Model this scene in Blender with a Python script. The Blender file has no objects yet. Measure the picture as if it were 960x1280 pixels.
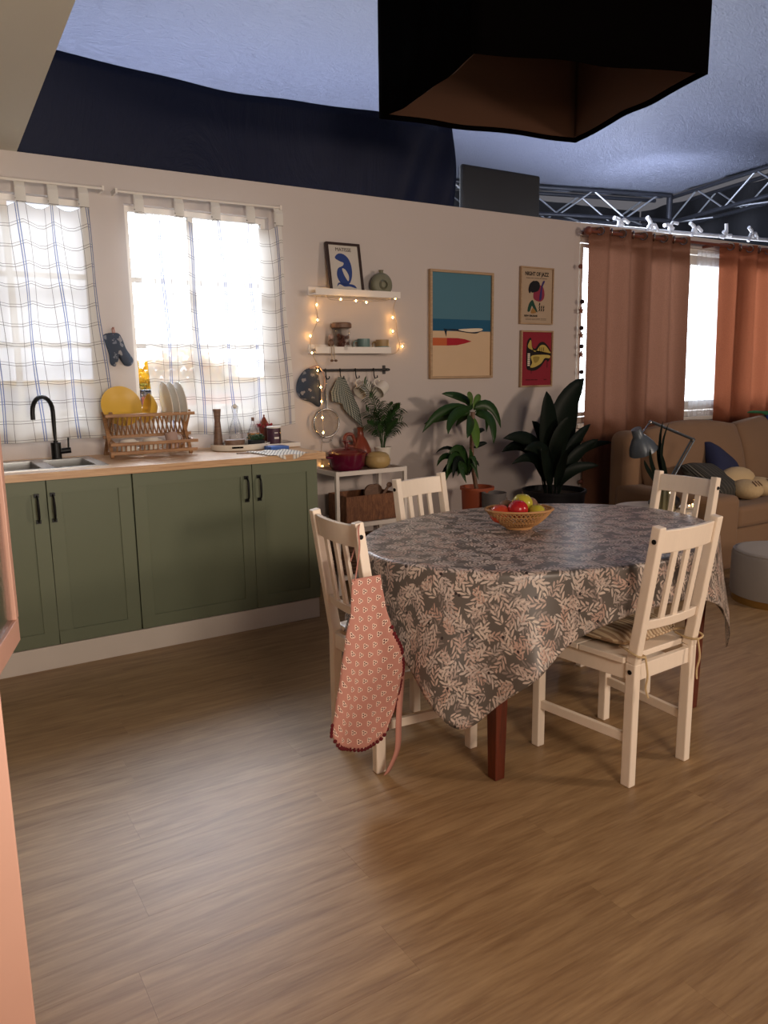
import bpy, bmesh, math, random
from mathutils import Vector, Matrix, Euler
random.seed(7)
PI = math.pi
scn = bpy.context.scene
COL = scn.collection

# ------------------------------------------------------------------ camera
CAM_R = Matrix(((0.8485, -0.1053, 0.5185), (-0.5290, -0.1459, 0.8360), (-0.0124, -0.9837, -0.1795)))  # columns: right, down, forward
CAM_O = Vector((0, 0, 1.45))
cd = bpy.data.cameras.new('camera'); cam = bpy.data.objects.new('camera', cd); COL.objects.link(cam)
cd.sensor_fit = 'VERTICAL'; cd.sensor_height = 36; cd.sensor_width = 27; cd.lens = 27.0; cd.clip_start = 0.02; cd.clip_end = 100
r_, d_, f_ = CAM_R.col[0], CAM_R.col[1], CAM_R.col[2]
m_ = Matrix((( r_[0], -d_[0], -f_[0], 0), (r_[1], -d_[1], -f_[1], 0), (r_[2], -d_[2], -f_[2], CAM_O.z), (0, 0, 0, 1)))
cam.matrix_world = m_
scn.camera = cam
scn.view_settings.view_transform = 'Standard'; scn.view_settings.look = 'None'; scn.view_settings.gamma = 1.0
scn.view_settings.exposure = 0.0; scn.view_settings.use_curve_mapping = False
scn.cycles.use_denoising = True; scn.cycles.max_bounces = 7; scn.cycles.diffuse_bounces = 4; scn.cycles.transparent_max_bounces = 12
scn.cycles.sample_clamp_indirect = 4.0; scn.cycles.caustics_reflective = False; scn.cycles.caustics_refractive = False

def srgb(h):
    h = h.lstrip('#'); c = [int(h[i:i+2], 16)/255 for i in (0, 2, 4)]
    return tuple((v/12.92 if v <= .04045 else ((v+.055)/1.055)**2.4) for v in c) + (1,)

# ------------------------------------------------------------------ world and lamps
wd = bpy.data.worlds.new('studio_ambient'); scn.world = wd; wd.use_nodes = True
wd.node_tree.nodes['Background'].inputs[0].default_value = (0.62, 0.60, 0.66, 1)
wd.node_tree.nodes['Background'].inputs[1].default_value = 0.20

def area(name, loc, target, sx, sy, power, color, spread=PI):
    l = bpy.data.lights.new(name, 'AREA'); l.shape = 'RECTANGLE'; l.size = sx; l.size_y = sy
    l.energy = power; l.color = color[:3]; l.spread = spread
    o = bpy.data.objects.new(name, l); COL.objects.link(o); o.location = loc
    o.rotation_euler = (Vector(target)-Vector(loc)).to_track_quat('-Z', 'Y').to_euler()
    return o
WARM = (1.0, 0.77, 0.60); PINK = (1.0, 0.50, 0.36); COOL = (0.84, 0.90, 1.0)
area('key_light', (5.4, -1.2, 2.1), (2.6, 3.6, 0.9), 0.45, 0.45, 78, WARM)
area('fill_light', (0.9, -2.2, 2.3), (2.2, 2.4, 0.6), 1.2, 1.0, 84, (1.0, 0.79, 0.62))
area('pink_light', (2.4, -0.9, 2.0), (0.0, 1.4, 0.9), 0.5, 0.5, 2.5, PINK, 1.2)
area('ceiling_panel_fill', (0.9, -0.6, 1.2), (-0.2, 2.6, 2.6), 0.8, 0.8, 22, (1.0, 0.93, 0.82), 1.8)  # added fill, in place of light bouncing up to the ceiling panel
area('window_daylight', (2.2, 7.2, 3.8), (1.15, 2.4, 0.3), 2.0, 1.2, 260, COOL, 1.15)
area('curtain_daylight', (6.6, 6.6, 2.7), (6.0, 3.4, 0.9), 2.0, 1.2, 150, COOL)
area('ceiling_bounce_light', (3.0, 7.9, 3.25), (3.0, 7.2, 4.3), 5.5, 0.5, 190, (0.78, 0.84, 1.0))
area('ceiling_bounce_light', (7.8, 7.9, 3.2), (8.0, 7.2, 4.4), 4.0, 0.5, 120, (0.78, 0.84, 1.0))
area('truss_fill', (8.6, 7.0, 3.3), (10.6, 8.6, 4.0), 0.8, 0.4, 35, (0.8, 0.86, 1.0), 1.6)  # added to brighten the trusses, not a fixture of the studio

# ------------------------------------------------------------------ helpers
def at(px, py, Y):
    """a photograph pixel carried to the real depth plane Y"""
    d = CAM_R @ Vector((px-480, py-640, 960)); t = (Y-CAM_O.y)/d.y
    return CAM_O + d*t

def newmat(name):
    m = bpy.data.materials.new(name); m.use_nodes = True
    return m, m.node_tree, m.node_tree.nodes['Principled BSDF']
def mat(name, col, rough=.5, metal=0, bump=0, bscale=60, var=0, vscale=8, trans=0, emit=0, coat=0, sheen=0, alpha=1, stretch=(1, 1, 1), ior=1.45):
    m, nt, b = newmat(name); N = nt.nodes; L = nt.links
    c = srgb(col) if isinstance(col, str) else col
    b.inputs['Base Color'].default_value = c; b.inputs['Roughness'].default_value = rough; b.inputs['Metallic'].default_value = metal
    b.inputs['Transmission Weight'].default_value = trans; b.inputs['Coat Weight'].default_value = coat; b.inputs['Sheen Weight'].default_value = sheen
    b.inputs['Alpha'].default_value = alpha; b.inputs['IOR'].default_value = ior
    if emit: b.inputs['Emission Color'].default_value = c; b.inputs['Emission Strength'].default_value = emit
    tc = N.new('ShaderNodeTexCoord'); mp = N.new('ShaderNodeMapping'); mp.inputs['Scale'].default_value = stretch
    L.new(tc.outputs['Object'], mp.inputs[0])
    n = N.new('ShaderNodeTexNoise'); n.inputs['Scale'].default_value = vscale; n.inputs['Detail'].default_value = 4; L.new(mp.outputs[0], n.inputs['Vector'])
    v = var or 0.04
    if not emit:
        h = N.new('ShaderNodeHueSaturation'); h.inputs['Color'].default_value = c
        mr = N.new('ShaderNodeMapRange'); mr.inputs[3].default_value = 1-v; mr.inputs[4].default_value = 1+v
        L.new(n.outputs[0], mr.inputs[0]); L.new(mr.outputs[0], h.inputs['Value']); L.new(h.outputs[0], b.inputs['Base Color'])
    if bump:
        nb = N.new('ShaderNodeTexNoise'); nb.inputs['Scale'].default_value = bscale; nb.inputs['Detail'].default_value = 3; L.new(mp.outputs[0], nb.inputs['Vector'])
        bp = N.new('ShaderNodeBump'); bp.inputs['Strength'].default_value = bump; bp.inputs['Distance'].default_value = .01
        L.new(nb.outputs[0], bp.inputs['Height']); L.new(bp.outputs[0], b.inputs['Normal'])
    return m
def math_node(nt, op, a, b=None, c=None):
    n = nt.nodes.new('ShaderNodeMath'); n.operation = op
    for i, v in enumerate((a, b, c)):
        if v is None: continue
        if isinstance(v, (int, float)): n.inputs[i].default_value = v
        else: nt.links.new(v, n.inputs[i])
    return n.outputs[0]
def wood(name, c1, c2, rough=.5, scale=6, stretch=(1, 12, 12), bump=.15, world=False, rnd=0):
    m, nt, b = newmat(name); N = nt.nodes; L = nt.links
    if world: g = N.new('ShaderNodeNewGeometry').outputs['Position']
    else: g = N.new('ShaderNodeTexCoord').outputs['Object']
    mp = N.new('ShaderNodeMapping'); mp.inputs['Scale'].default_value = stretch; L.new(g, mp.inputs[0])
    oi = N.new('ShaderNodeObjectInfo')
    if rnd:
        cx = N.new('ShaderNodeCombineXYZ')
        L.new(math_node(nt, 'MULTIPLY', oi.outputs['Random'], 37.0), cx.inputs[0]); L.new(math_node(nt, 'MULTIPLY', oi.outputs['Random'], 91.0), cx.inputs[1])
        L.new(cx.outputs[0], mp.inputs['Location'])
    n1 = N.new('ShaderNodeTexNoise'); n1.inputs['Scale'].default_value = scale; n1.inputs['Detail'].default_value = 8; n1.inputs['Roughness'].default_value = .62; n1.inputs['Distortion'].default_value = .6
    L.new(mp.outputs[0], n1.inputs['Vector'])
    mp2 = N.new('ShaderNodeMapping'); mp2.inputs['Scale'].default_value = tuple(s*4 if s > 1 else s*1.6 for s in stretch); L.new(g, mp2.inputs[0])
    n2 = N.new('ShaderNodeTexNoise'); n2.inputs['Scale'].default_value = scale; n2.inputs['Detail'].default_value = 4; L.new(mp2.outputs[0], n2.inputs['Vector'])
    mx = math_node(nt, 'ADD', math_node(nt, 'MULTIPLY', n1.outputs[0], .7), math_node(nt, 'MULTIPLY', n2.outputs[0], .3))
    cr = N.new('ShaderNodeValToRGB'); cr.color_ramp.elements[0].position = .36; cr.color_ramp.elements[1].position = .64
    cr.color_ramp.elements[0].color = srgb(c1); cr.color_ramp.elements[1].color = srgb(c2); L.new(mx, cr.inputs[0])
    h = N.new('ShaderNodeHueSaturation'); L.new(cr.outputs[0], h.inputs['Color'])
    L.new(math_node(nt, 'ADD', 1-rnd/2, math_node(nt, 'MULTIPLY', oi.outputs['Random'], rnd)), h.inputs['Value'])
    L.new(h.outputs[0], b.inputs['Base Color']); b.inputs['Roughness'].default_value = rough
    bp = N.new('ShaderNodeBump'); bp.inputs['Strength'].default_value = bump; bp.inputs['Distance'].default_value = .003
    L.new(n2.outputs[0], bp.inputs['Height']); L.new(bp.outputs[0], b.inputs['Normal'])
    return m

class MB:
    def __init__(s): s.v = []; s.f = []; s.uv = None; s.fm = []; s.mi = 0
    def add(s, vs, fs, M=None):
        o = len(s.v)
        s.v += [tuple(M @ Vector(p)) if M else tuple(p) for p in vs]
        s.f += [tuple(i+o for i in f) for f in fs]; s.fm += [s.mi]*len(fs)
        return s
    def box(s, a, b, M=None):
        (x0, y0, z0), (x1, y1, z1) = a, b
        return s.add([(x0, y0, z0), (x1, y0, z0), (x1, y1, z0), (x0, y1, z0), (x0, y0, z1), (x1, y0, z1), (x1, y1, z1), (x0, y1, z1)],
              [(0, 3, 2, 1), (4, 5, 6, 7), (0, 1, 5, 4), (1, 2, 6, 5), (2, 3, 7, 6), (3, 0, 4, 7)], M)
    def bar(s, p, q, w, h, up=(0, 0, 1), w2=None, h2=None):
        p = Vector(p); q = Vector(q); d = (q-p).normalized(); u = Vector(up)
        if abs(d.dot(u)) > .98: u = Vector((0, 1, 0))
        sd = d.cross(u).normalized(); u = sd.cross(d).normalized()
        w2 = w2 or w; h2 = h2 or h
        vs = [p+sd*w/2*i+u*h/2*j for i, j in ((-1, -1), (1, -1), (1, 1), (-1, 1))] + [q+sd*w2/2*i+u*h2/2*j for i, j in ((-1, -1), (1, -1), (1, 1), (-1, 1))]
        return s.add(vs, [(0, 1, 2, 3), (7, 6, 5, 4), (0, 4, 5, 1), (1, 5, 6, 2), (2, 6, 7, 3), (3, 7, 4, 0)])
    def tube(s, pts, r, n=8, closed=False, rs=None):
        pts = [Vector(p) for p in pts]; k = len(pts); rings = []; pu = None
        for i, p in enumerate(pts):
            if closed: d = pts[(i+1) % k]-pts[i-1]
            else: d = pts[min(i+1, k-1)]-pts[max(i-1, 0)]
            d.normalize()
            if pu is None:
                u = Vector((0, 0, 1)) if abs(d.z) < .9 else Vector((1, 0, 0))
            else: u = pu
            u = (u-d*u.dot(d)).normalized(); pu = u; w = d.cross(u); rr = rs[i] if rs else r
            rings.append([p+(u*math.cos(a)+w*math.sin(a))*rr for a in [2*PI*j/n for j in range(n)]])
        vs = [v for rg in rings for v in rg]; fs = []
        for i in range(k if closed else k-1):
            a = i*n; b = ((i+1) % k)*n
            for j in range(n): fs.append((a+j, a+(j+1) % n, b+(j+1) % n, b+j))
        if not closed: fs.append(tuple(range(n))[::-1]); fs.append(tuple((k-1)*n+j for j in range(n)))
        return s.add(vs, fs)
    def lathe(s, prof, n=24, M=None, sx=1, sy=1, ang=2*PI):
        vs = []; fs = []; full = ang > 6.28; nn = n if full else n+1
        for r, z in prof:
            for j in range(nn):
                a = ang*j/n; vs.append((r*math.cos(a)*sx, r*math.sin(a)*sy, z))
        for i in range(len(prof)-1):
            for j in range(n):
                j2 = (j+1) % nn
                fs.append((i*nn+j, i*nn+j2, (i+1)*nn+j2, (i+1)*nn+j))
        return s.add(vs, fs, M)
    def cyl(s, c, r, h, n=20, r2=None):
        r2 = r if r2 is None else r2
        return s.lathe([(0.0001, 0), (r, 0), (r2, h), (0.0001, h)], n, Matrix.Translation(c))
    def ball(s, c, r, n=12, sc=(1, 1, 1), M=None):
        k = max(6, n//2+1)
        pr = [(max(.0001, math.sin(PI*i/k)), -math.cos(PI*i/k)) for i in range(k+1)]
        T = Matrix.Translation(c) @ (M or Matrix()) @ Matrix.Diagonal((r*sc[0], r*sc[1], r*sc[2], 1))
        return s.lathe(pr, n, T)
    def grid(s, fn, nu, nv, closeu=False, M=None, uv=None):
        o = len(s.v); vs = []; fs = []
        for j in range(nv+1):
            for i in range(nu+1): vs.append(fn(i/nu, j/nv))
        for j in range(nv):
            for i in range(nu):
                a = j*(nu+1)+i; fs.append((a, a+1, a+nu+2, a+nu+1))
        if uv:
            if s.uv is None: s.uv = {}
            for j in range(nv+1):
                for i in range(nu+1): s.uv[o+j*(nu+1)+i] = uv(i/nu, j/nv)
        return s.add(vs, fs, M)
    def prism(s, pts, t, M=None):
        """2-d outline in the local xz plane, thickness t along +y"""
        n = len(pts)
        vs = [(x, 0, z) for x, z in pts]+[(x, t, z) for x, z in pts]
        return s.add(vs, [tuple(range(n)), tuple(range(2*n-1, n-1, -1))]+[(i, i+n, (i+1) % n+n, (i+1) % n) for i in range(n)], M)
    def build(s, name, m, parent=None, loc=None, rot=None, smooth=None, bevel=0, seg=2, subsurf=0, solid=0, soff=0):
        me = bpy.data.meshes.new(name); me.from_pydata(s.v, [], s.f)
        bm = bmesh.new(); bm.from_mesh(me)
        if not s.uv: bmesh.ops.remove_doubles(bm, verts=bm.verts, dist=1e-5)
        bmesh.ops.recalc_face_normals(bm, faces=bm.faces); bm.to_mesh(me); bm.free()
        ms = m if isinstance(m, (list, tuple)) else [m]
        for x in ms: me.materials.append(x)
        if len(ms) > 1 and len(me.polygons) == len(s.fm): me.polygons.foreach_set('material_index', s.fm)
        if s.uv:
            l = me.uv_layers.new(name='UVMap')
            for lp in me.loops: l.data[lp.index].uv = s.uv.get(lp.vertex_index, (0, 0))
        if smooth is not None:
            me.polygons.foreach_set('use_smooth', [True]*len(me.polygons)); me.set_sharp_from_angle(angle=math.radians(smooth))
        me.update()
        o = bpy.data.objects.new(name, me); COL.objects.link(o)
        if parent: o.parent = parent
        if loc is not None: o.location = loc
        if rot is not None: o.rotation_euler = rot
        if solid: md = o.modifiers.new('solid', 'SOLIDIFY'); md.thickness = solid; md.offset = soff
        if bevel: md = o.modifiers.new('bevel', 'BEVEL'); md.width = bevel; md.segments = seg; md.limit_method = 'ANGLE'
        if subsurf: md = o.modifiers.new('subsurf', 'SUBSURF'); md.levels = subsurf; md.render_levels = subsurf
        return o
def tag(o, label=None, cat=None, group=None, kind=None):
    if label: o['label'] = label
    if cat: o['category'] = cat
    if group: o['group'] = group
    if kind: o['kind'] = kind
    return o
def thing(name, label, cat, loc=(0, 0, 0), rz=0, group=None):
    o = bpy.data.objects.new(name, None); o.empty_display_size = .05; COL.objects.link(o); o.location = loc; o.rotation_euler = (0, 0, rz)
    return tag(o, label, cat, group)
def struct(o): o['kind'] = 'structure'; return o
def dup(root, loc, rz=None, label=None, group=None):
    def cp(o, par):
        c = o.copy(); COL.objects.link(c); c.parent = par
        for ch in [x for x in bpy.data.objects if x.parent == o]: cp(ch, c)
        return c
    r = cp(root, None); r.location = loc
    if rz is not None: r.rotation_euler = (0, 0, rz)
    if label: r['label'] = label
    if group: r['group'] = group
    return r
def T(x, y, z): return Matrix.Translation((x, y, z))
def R(a, ax): return Matrix.Rotation(a, 4, ax)
def catmull(pts, n=8, closed=False):
    pts = [Vector(p) for p in pts]; out = []; k = len(pts)
    for i in range(k if closed else k-1):
        if closed: p0, p1, p2, p3 = pts[i-1], pts[i], pts[(i+1) % k], pts[(i+2) % k]
        else: p0, p1, p2, p3 = pts[max(i-1, 0)], pts[i], pts[i+1], pts[min(i+2, k-1)]
        for j in range(n):
            t = j/n
            out.append(.5*((2*p1)+(p2-p0)*t+(2*p0-5*p1+4*p2-p3)*t*t+(3*p1-p0-3*p2+p3)*t**3))
    if not closed: out.append(pts[-1])
    return out
def text_mesh(body, size, depth=.0004, bold=0, squeeze=1):
    c = bpy.data.curves.new('t', 'FONT'); c.body = body; c.size = size; c.extrude = depth; c.offset = bold; c.align_x = 'CENTER'; c.resolution_u = 3
    o = bpy.data.objects.new('t', c); COL.objects.link(o)
    bpy.context.view_layer.update()
    me = bpy.data.meshes.new_from_object(o.evaluated_get(bpy.context.evaluated_depsgraph_get()))
    bpy.data.objects.remove(o); me.materials.clear()
    me.transform(Matrix.Diagonal((squeeze, 1, 1, 1)))
    return me
def lettering(name, body, size, m, parent, loc, rot=(PI/2, 0, 0), bold=0, squeeze=1):
    me = text_mesh(body, size, bold=bold, squeeze=squeeze); me.name = name; me.materials.append(m)
    o = bpy.data.objects.new(name, me); COL.objects.link(o); o.parent = parent; o.location = loc; o.rotation_euler = rot
    return o

# ------------------------------------------------------------------ materials
M = {}
M['wall'] = mat('wall_paint', '#c8bfba', .85, bump=.05, bscale=30, var=.03, vscale=2)
M['ceil'] = mat('ceiling_paint', '#c6c0b0', .85, bump=.04, var=.03, vscale=1.5)
M['white'] = mat('white_paint', '#e6e0d8', .45)
M['whitewood'] = mat('white_lacquer_wood', '#f6e9d8', .38, bump=.05, bscale=40, stretch=(6, 6, 1))
M['plinth'] = mat('plinth_paint', '#cfc6bc', .6)
M['green'] = mat('green_cabinet_paint', '#68705a', .5, var=.03)
M['greend'] = mat('green_cabinet_panel', '#656d57', .5, var=.03)
M['dark'] = mat('dark_gap', '#14110f', .9)
M['black'] = mat('black_metal', '#121214', .38, metal=.3)
M['steel'] = mat('stainless_steel', '#a9a9a8', .25, metal=1)
M['chrome'] = mat('chrome', '#c0c0c0', .15, metal=1)
M['counter'] = wood('oak_worktop', '#b58a62', '#d8b48a', .4, 5, (1, 14, 14))
M['plank'] = wood('floor_plank', '#846747', '#ac8f68', .44, 2.0, (1.1, 12, 12), bump=.12, world=True, rnd=.05)
M['rackwood'] = wood('rack_wood', '#8a6140', '#b48a60', .5, 8)
M['brownwood'] = wood('brown_wood', '#5a4233', '#846450', .5, 9, (2, 2, 14))
M['tablewood'] = wood('cherry_table_wood', '#4a1c0e', '#6d2c16', .3, 6, (12, 12, 1))
M['cratewood'] = wood('crate_wood', '#5a3522', '#94633f', .6, 7, (8, 8, 2), bump=.4)
M['framewood'] = wood('pale_frame_wood', '#9c7f60', '#bd9f7c', .5, 10)
M['darkframe'] = mat('dark_frame', '#352522', .4)
M['rodwood'] = mat('rod_wood', '#7a4636', .45)
M['glass'] = mat('clear_glass', '#ffffff', .02, trans=1, ior=1.3, alpha=.35)
M['white_ceramic'] = mat('white_ceramic', '#e3ddd2', .22)
M['mugpink'] = mat('pinkish_ceramic', '#b59a90', .35)
M['yellow'] = mat('yellow_ceramic', '#e0b64a', .4)
M['terracotta'] = mat('terracotta', '#9a4a2c', .6, var=.1)
M['jug'] = mat('jug_glaze', '#803c2a', .3)
M['oven'] = mat('enamel_burgundy', '#5f0f2e', .18, coat=.5)
M['ovenlid'] = mat('enamel_red', '#6a1f20', .25, coat=.3)
M['gourd'] = mat('gourd_ceramic', '#b99e69', .45, bump=.3, bscale=20, var=.1)
M['sofa'] = mat('sofa_fabric', '#8c7058', .95, bump=.3, bscale=300, sheen=.1, var=.05)
M['pouf'] = mat('pouf_fabric', '#97918b', .95, bump=.3, bscale=300, sheen=.2)
M['brass'] = mat('brass', '#b08c50', .35, metal=.8)
M['leafdark'] = mat('dark_leaf', '#101a14', .5, var=.15, vscale=14)
M['leafmid'] = mat('mid_leaf', '#24401a', .4, var=.25, vscale=20)
M['leaflight'] = mat('light_leaf', '#55762e', .4, var=.2, vscale=20)
M['palm'] = mat('palm_leaf', '#2c4a24', .55, var=.2, vscale=30)
M['soil'] = mat('soil', '#241810', 1)
M['bulb'] = mat('bulb', (1.0, .50, .13, 1), .5, emit=75)
M['cable'] = mat('cable', '#b9a78f', .6)
M['navy'] = mat('navy_fabric', '#2c3150', .95, bump=.2, bscale=200)
M['beige'] = mat('beige_fleece', '#cdb58c', .95, bump=.4, bscale=120)
M['shade'] = mat('lamp_grey', '#56606a', .35, metal=.2)
M['potgrey'] = mat('pot_grey', '#5d5a5a', .7)
M['planter'] = mat('planter_black', '#17171c', .5)
M['peach'] = mat('peach_paint', '#c49a88', .45)
M['pinkstrap'] = mat('apron_pink', '#bd8678', .9)
M['burg'] = mat('burgundy_trim', '#5c1018', .9)
M['dblack'] = mat('black_drape', '#0c0c0f', .7, bump=.2, bscale=8)
M['boxcloth'] = mat('skirt_black', '#060505', 1.0, bump=.3, bscale=6)
M['boxin'] = mat('skirt_inside_lit', '#4a3020', .9, bump=.2, bscale=5)  # inside of the black skirt, warm bounced light put into the brown
M['truss'] = mat('truss_aluminium', '#a4a9b4', .35, metal=.7)
M['trussdark'] = mat('truss_black', '#34363e', .4, metal=.6)
M['board'] = mat('board_charcoal', '#2c2e31', .8)
M['clamp'] = mat('white_plastic_clamp', '#c4c8d0', .4)
M['daylight'] = mat('emissive_diffusion', (.92, .95, 1, 1), .9, emit=4.6); M['daylightdim'] = mat('emissive_diffusion_dim', (.90, .94, 1, 1), .9, emit=1.0)  # glow put into the material as if lit from behind
M['bluehouse'] = mat('pale_blue_board', '#a9b4cc', .8)
M['flower'] = None
M['shrub'] = mat('shrub_leaf', '#5d7038', .7, var=.3)

# --- night-blue velvet drape over the wall, wrinkled ceiling cloth
def cloth_mat(name, c, rough, sc, strength, dist, st, sheen=0):
    m, nt, b = newmat(name); N = nt.nodes; L = nt.links
    b.inputs['Base Color'].default_value = srgb(c); b.inputs['Roughness'].default_value = rough; b.inputs['Sheen Weight'].default_value = sheen
    g = N.new('ShaderNodeNewGeometry'); mp = N.new('ShaderNodeMapping'); mp.inputs['Scale'].default_value = st; L.new(g.outputs['Position'], mp.inputs[0])
    mp.inputs['Rotation'].default_value = (0, 0, .5)
    n = N.new('ShaderNodeTexNoise'); n.inputs['Scale'].default_value = sc; n.inputs['Detail'].default_value = 9; n.inputs['Roughness'].default_value = .7; n.inputs['Distortion'].default_value = 1.5
    L.new(mp.outputs[0], n.inputs['Vector'])
    bp = N.new('ShaderNodeBump'); bp.inputs['Strength'].default_value = strength; bp.inputs['Distance'].default_value = dist
    L.new(n.outputs[0], bp.inputs['Height']); L.new(bp.outputs[0], b.inputs['Normal'])
    return m
M['ceilcloth'] = cloth_mat('ceiling_cloth', '#858ba3', .45, 9, 1.0, .22, (1.0, 2.6, 1))
M['studiowall'] = cloth_mat('studio_wall_drape', '#14161e', .8, 1.2, .5, .05, (1, 1, .5)); M['drape'] = cloth_mat('blue_black_drape', '#121a34', .55, 1.2, .5, .05, (1, 1, .5))

# --- sheer checked curtain
def sheer_mat():
    m, nt, b = newmat('sheer_checked_cloth'); N = nt.nodes; L = nt.links
    uv = N.new('ShaderNodeUVMap').outputs[0]; sp = N.new('ShaderNodeSeparateXYZ'); L.new(uv, sp.inputs[0])
    def line(src, period, off, w):
        t = math_node(nt, 'PINGPONG', math_node(nt, 'ADD', src, off), period/2)
        return math_node(nt, 'LESS_THAN', t, w)
    x, y = sp.outputs[0], sp.outputs[1]
    gx = line(x, .105, 0, .0014); gy1 = line(y, .105, 0, .0014); gy2 = line(y, .105, .014, .0012)
    bx1 = line(x, .21, .045, .0030); bx2 = line(x, .21, .058, .0030)
    grey = math_node(nt, 'MAXIMUM', gx, math_node(nt, 'MAXIMUM', gy1, gy2)); blue = math_node(nt, 'MAXIMUM', bx1, bx2)
    m1 = N.new('ShaderNodeMix'); m1.data_type = 'RGBA'; m1.inputs[6].default_value = srgb('#f2f0ea'); m1.inputs[7].default_value = srgb('#77736c'); L.new(grey, m1.inputs[0])
    m2 = N.new('ShaderNodeMix'); m2.data_type = 'RGBA'; m2.inputs[7].default_value = srgb('#7480a8'); L.new(m1.outputs[2], m2.inputs[6]); L.new(blue, m2.inputs[0])
    b.inputs['Roughness'].default_value = .9; L.new(m2.outputs[2], b.inputs['Base Color'])
    tr = N.new('ShaderNodeBsdfTranslucent'); L.new(m2.outputs[2], tr.inputs[0])
    tp = N.new('ShaderNodeBsdfTransparent')
    a = N.new('ShaderNodeMixShader'); a.inputs[0].default_value = .26; L.new(b.outputs[0], a.inputs[1]); L.new(tr.outputs[0], a.inputs[2])
    lines = math_node(nt, 'MAXIMUM', grey, blue)
    f = math_node(nt, 'SUBTRACT', .27, math_node(nt, 'MULTIPLY', lines, .22))
    c = N.new('ShaderNodeMixShader'); L.new(f, c.inputs[0]); L.new(a.outputs[0], c.inputs[1]); L.new(tp.outputs[0], c.inputs[2])
    L.new(c.outputs[0], N['Material Output'].inputs[0])
    return m
def trans_mat(name, col, translucency, transparency, bump=0, bscale=150):
    m, nt, b = newmat(name); N = nt.nodes; L = nt.links
    c = srgb(col); b.inputs['Base Color'].default_value = c; b.inputs['Roughness'].default_value = .9
    n = N.new('ShaderNodeTexNoise'); n.inputs['Scale'].default_value = bscale; n.inputs['Detail'].default_value = 3
    tcn = N.new('ShaderNodeTexCoord'); L.new(tcn.outputs['Object'], n.inputs['Vector'])
    h = N.new('ShaderNodeHueSaturation'); h.inputs['Color'].default_value = c
    mr = N.new('ShaderNodeMapRange'); mr.inputs[3].default_value = .75; mr.inputs[4].default_value = 1.25; L.new(n.outputs[0], mr.inputs[0]); L.new(mr.outputs[0], h.inputs['Value'])
    L.new(h.outputs[0], b.inputs['Base Color'])
    tr = N.new('ShaderNodeBsdfTranslucent'); L.new(h.outputs[0], tr.inputs[0]); tp = N.new('ShaderNodeBsdfTransparent')
    a = N.new('ShaderNodeMixShader'); a.inputs[0].default_value = translucency; L.new(b.outputs[0], a.inputs[1]); L.new(tr.outputs[0], a.inputs[2])
    d = N.new('ShaderNodeMixShader'); d.inputs[0].default_value = transparency; L.new(a.outputs[0], d.inputs[1]); L.new(tp.outputs[0], d.inputs[2])
    L.new(d.outputs[0], N['Material Output'].inputs[0])
    return m
M['sheer'] = sheer_mat(); M['flower'] = trans_mat('yellow_flowers', '#f4d23c', .6, .0, bscale=8)
M['voile'] = trans_mat('white_voile', '#eef2f8', .6, .45)
M['rose'] = trans_mat('rose_brown_curtain', '#875e4a', .42, .0); M['rose_backlit'] = trans_mat('rose_brown_backlit', '#9a5a3e', .6, .0)  # second is the same cloth with backlit orange put into its colour
M['net'] = trans_mat('wire_mesh', '#a9a098', .2, .5)

# --- leaf sprig print of the tablecloth (flat print, in metres over the unfolded cloth)
def sprig_layer(nt, uv, scale, seed, L_, leafw, step):
    slant = 1.25
    N = nt.nodes; K = nt.links
    mp = N.new('ShaderNodeMapping'); mp.inputs['Location'].default_value = (seed, seed*1.7, 0); K.new(uv, mp.inputs[0])
    vo = N.new('ShaderNodeTexVoronoi'); vo.voronoi_dimensions = '2D'; vo.inputs['Scale'].default_value = scale; vo.inputs['Randomness'].default_value = .8
    K.new(mp.outputs[0], vo.inputs['Vector'])
    sub = N.new('ShaderNodeVectorMath'); sub.operation = 'SUBTRACT'; K.new(mp.outputs[0], sub.inputs[0]); K.new(vo.outputs['Position'], sub.inputs[1])
    sc = N.new('ShaderNodeSeparateColor'); K.new(vo.outputs['Color'], sc.inputs[0])
    ang = math_node(nt, 'MULTIPLY', sc.outputs[0], 6.283)
    ro = N.new('ShaderNodeVectorRotate'); ro.rotation_type = 'Z_AXIS'; K.new(sub.outputs[0], ro.inputs['Vector']); K.new(ang, ro.inputs['Angle'])
    sp = N.new('ShaderNodeSeparateXYZ'); K.new(ro.outputs[0], sp.inputs[0])
    u = sp.outputs[0]
    v = math_node(nt, 'ADD', sp.outputs[1], math_node(nt, 'MULTIPLY', math_node(nt, 'MULTIPLY', u, u), 8.0))
    av = math_node(nt, 'ABSOLUTE', v)
    # leaves slant forward off a stem
    sh = math_node(nt, 'SUBTRACT', u, math_node(nt, 'MULTIPLY', av, slant))
    side = math_node(nt, 'MULTIPLY', math_node(nt, 'GREATER_THAN', v, 0), step/2)
    q = math_node(nt, 'SUBTRACT', math_node(nt, 'FLOORED_MODULO', math_node(nt, 'ADD', sh, side), step), step/2)
    q = math_node(nt, 'ABSOLUTE', q)
    # width profile along av : 0.003 .. leafl
    leafl = leafw
    t = math_node(nt, 'DIVIDE', math_node(nt, 'SUBTRACT', av, leafl*.52), leafl*.48)
    prof = math_node(nt, 'MULTIPLY', math_node(nt, 'SUBTRACT', 1.0, math_node(nt, 'MULTIPLY', t, t)), step*.33)
    leaf = math_node(nt, 'LESS_THAN', q, prof)
    inside = math_node(nt, 'LESS_THAN', math_node(nt, 'ABSOLUTE', u), L_)
    stem = math_node(nt, 'LESS_THAN', av, .0007)
    return math_node(nt, 'MULTIPLY', math_node(nt, 'MAXIMUM', leaf, stem), inside), sc.outputs[1], vo.outputs['Distance'], q
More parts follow.
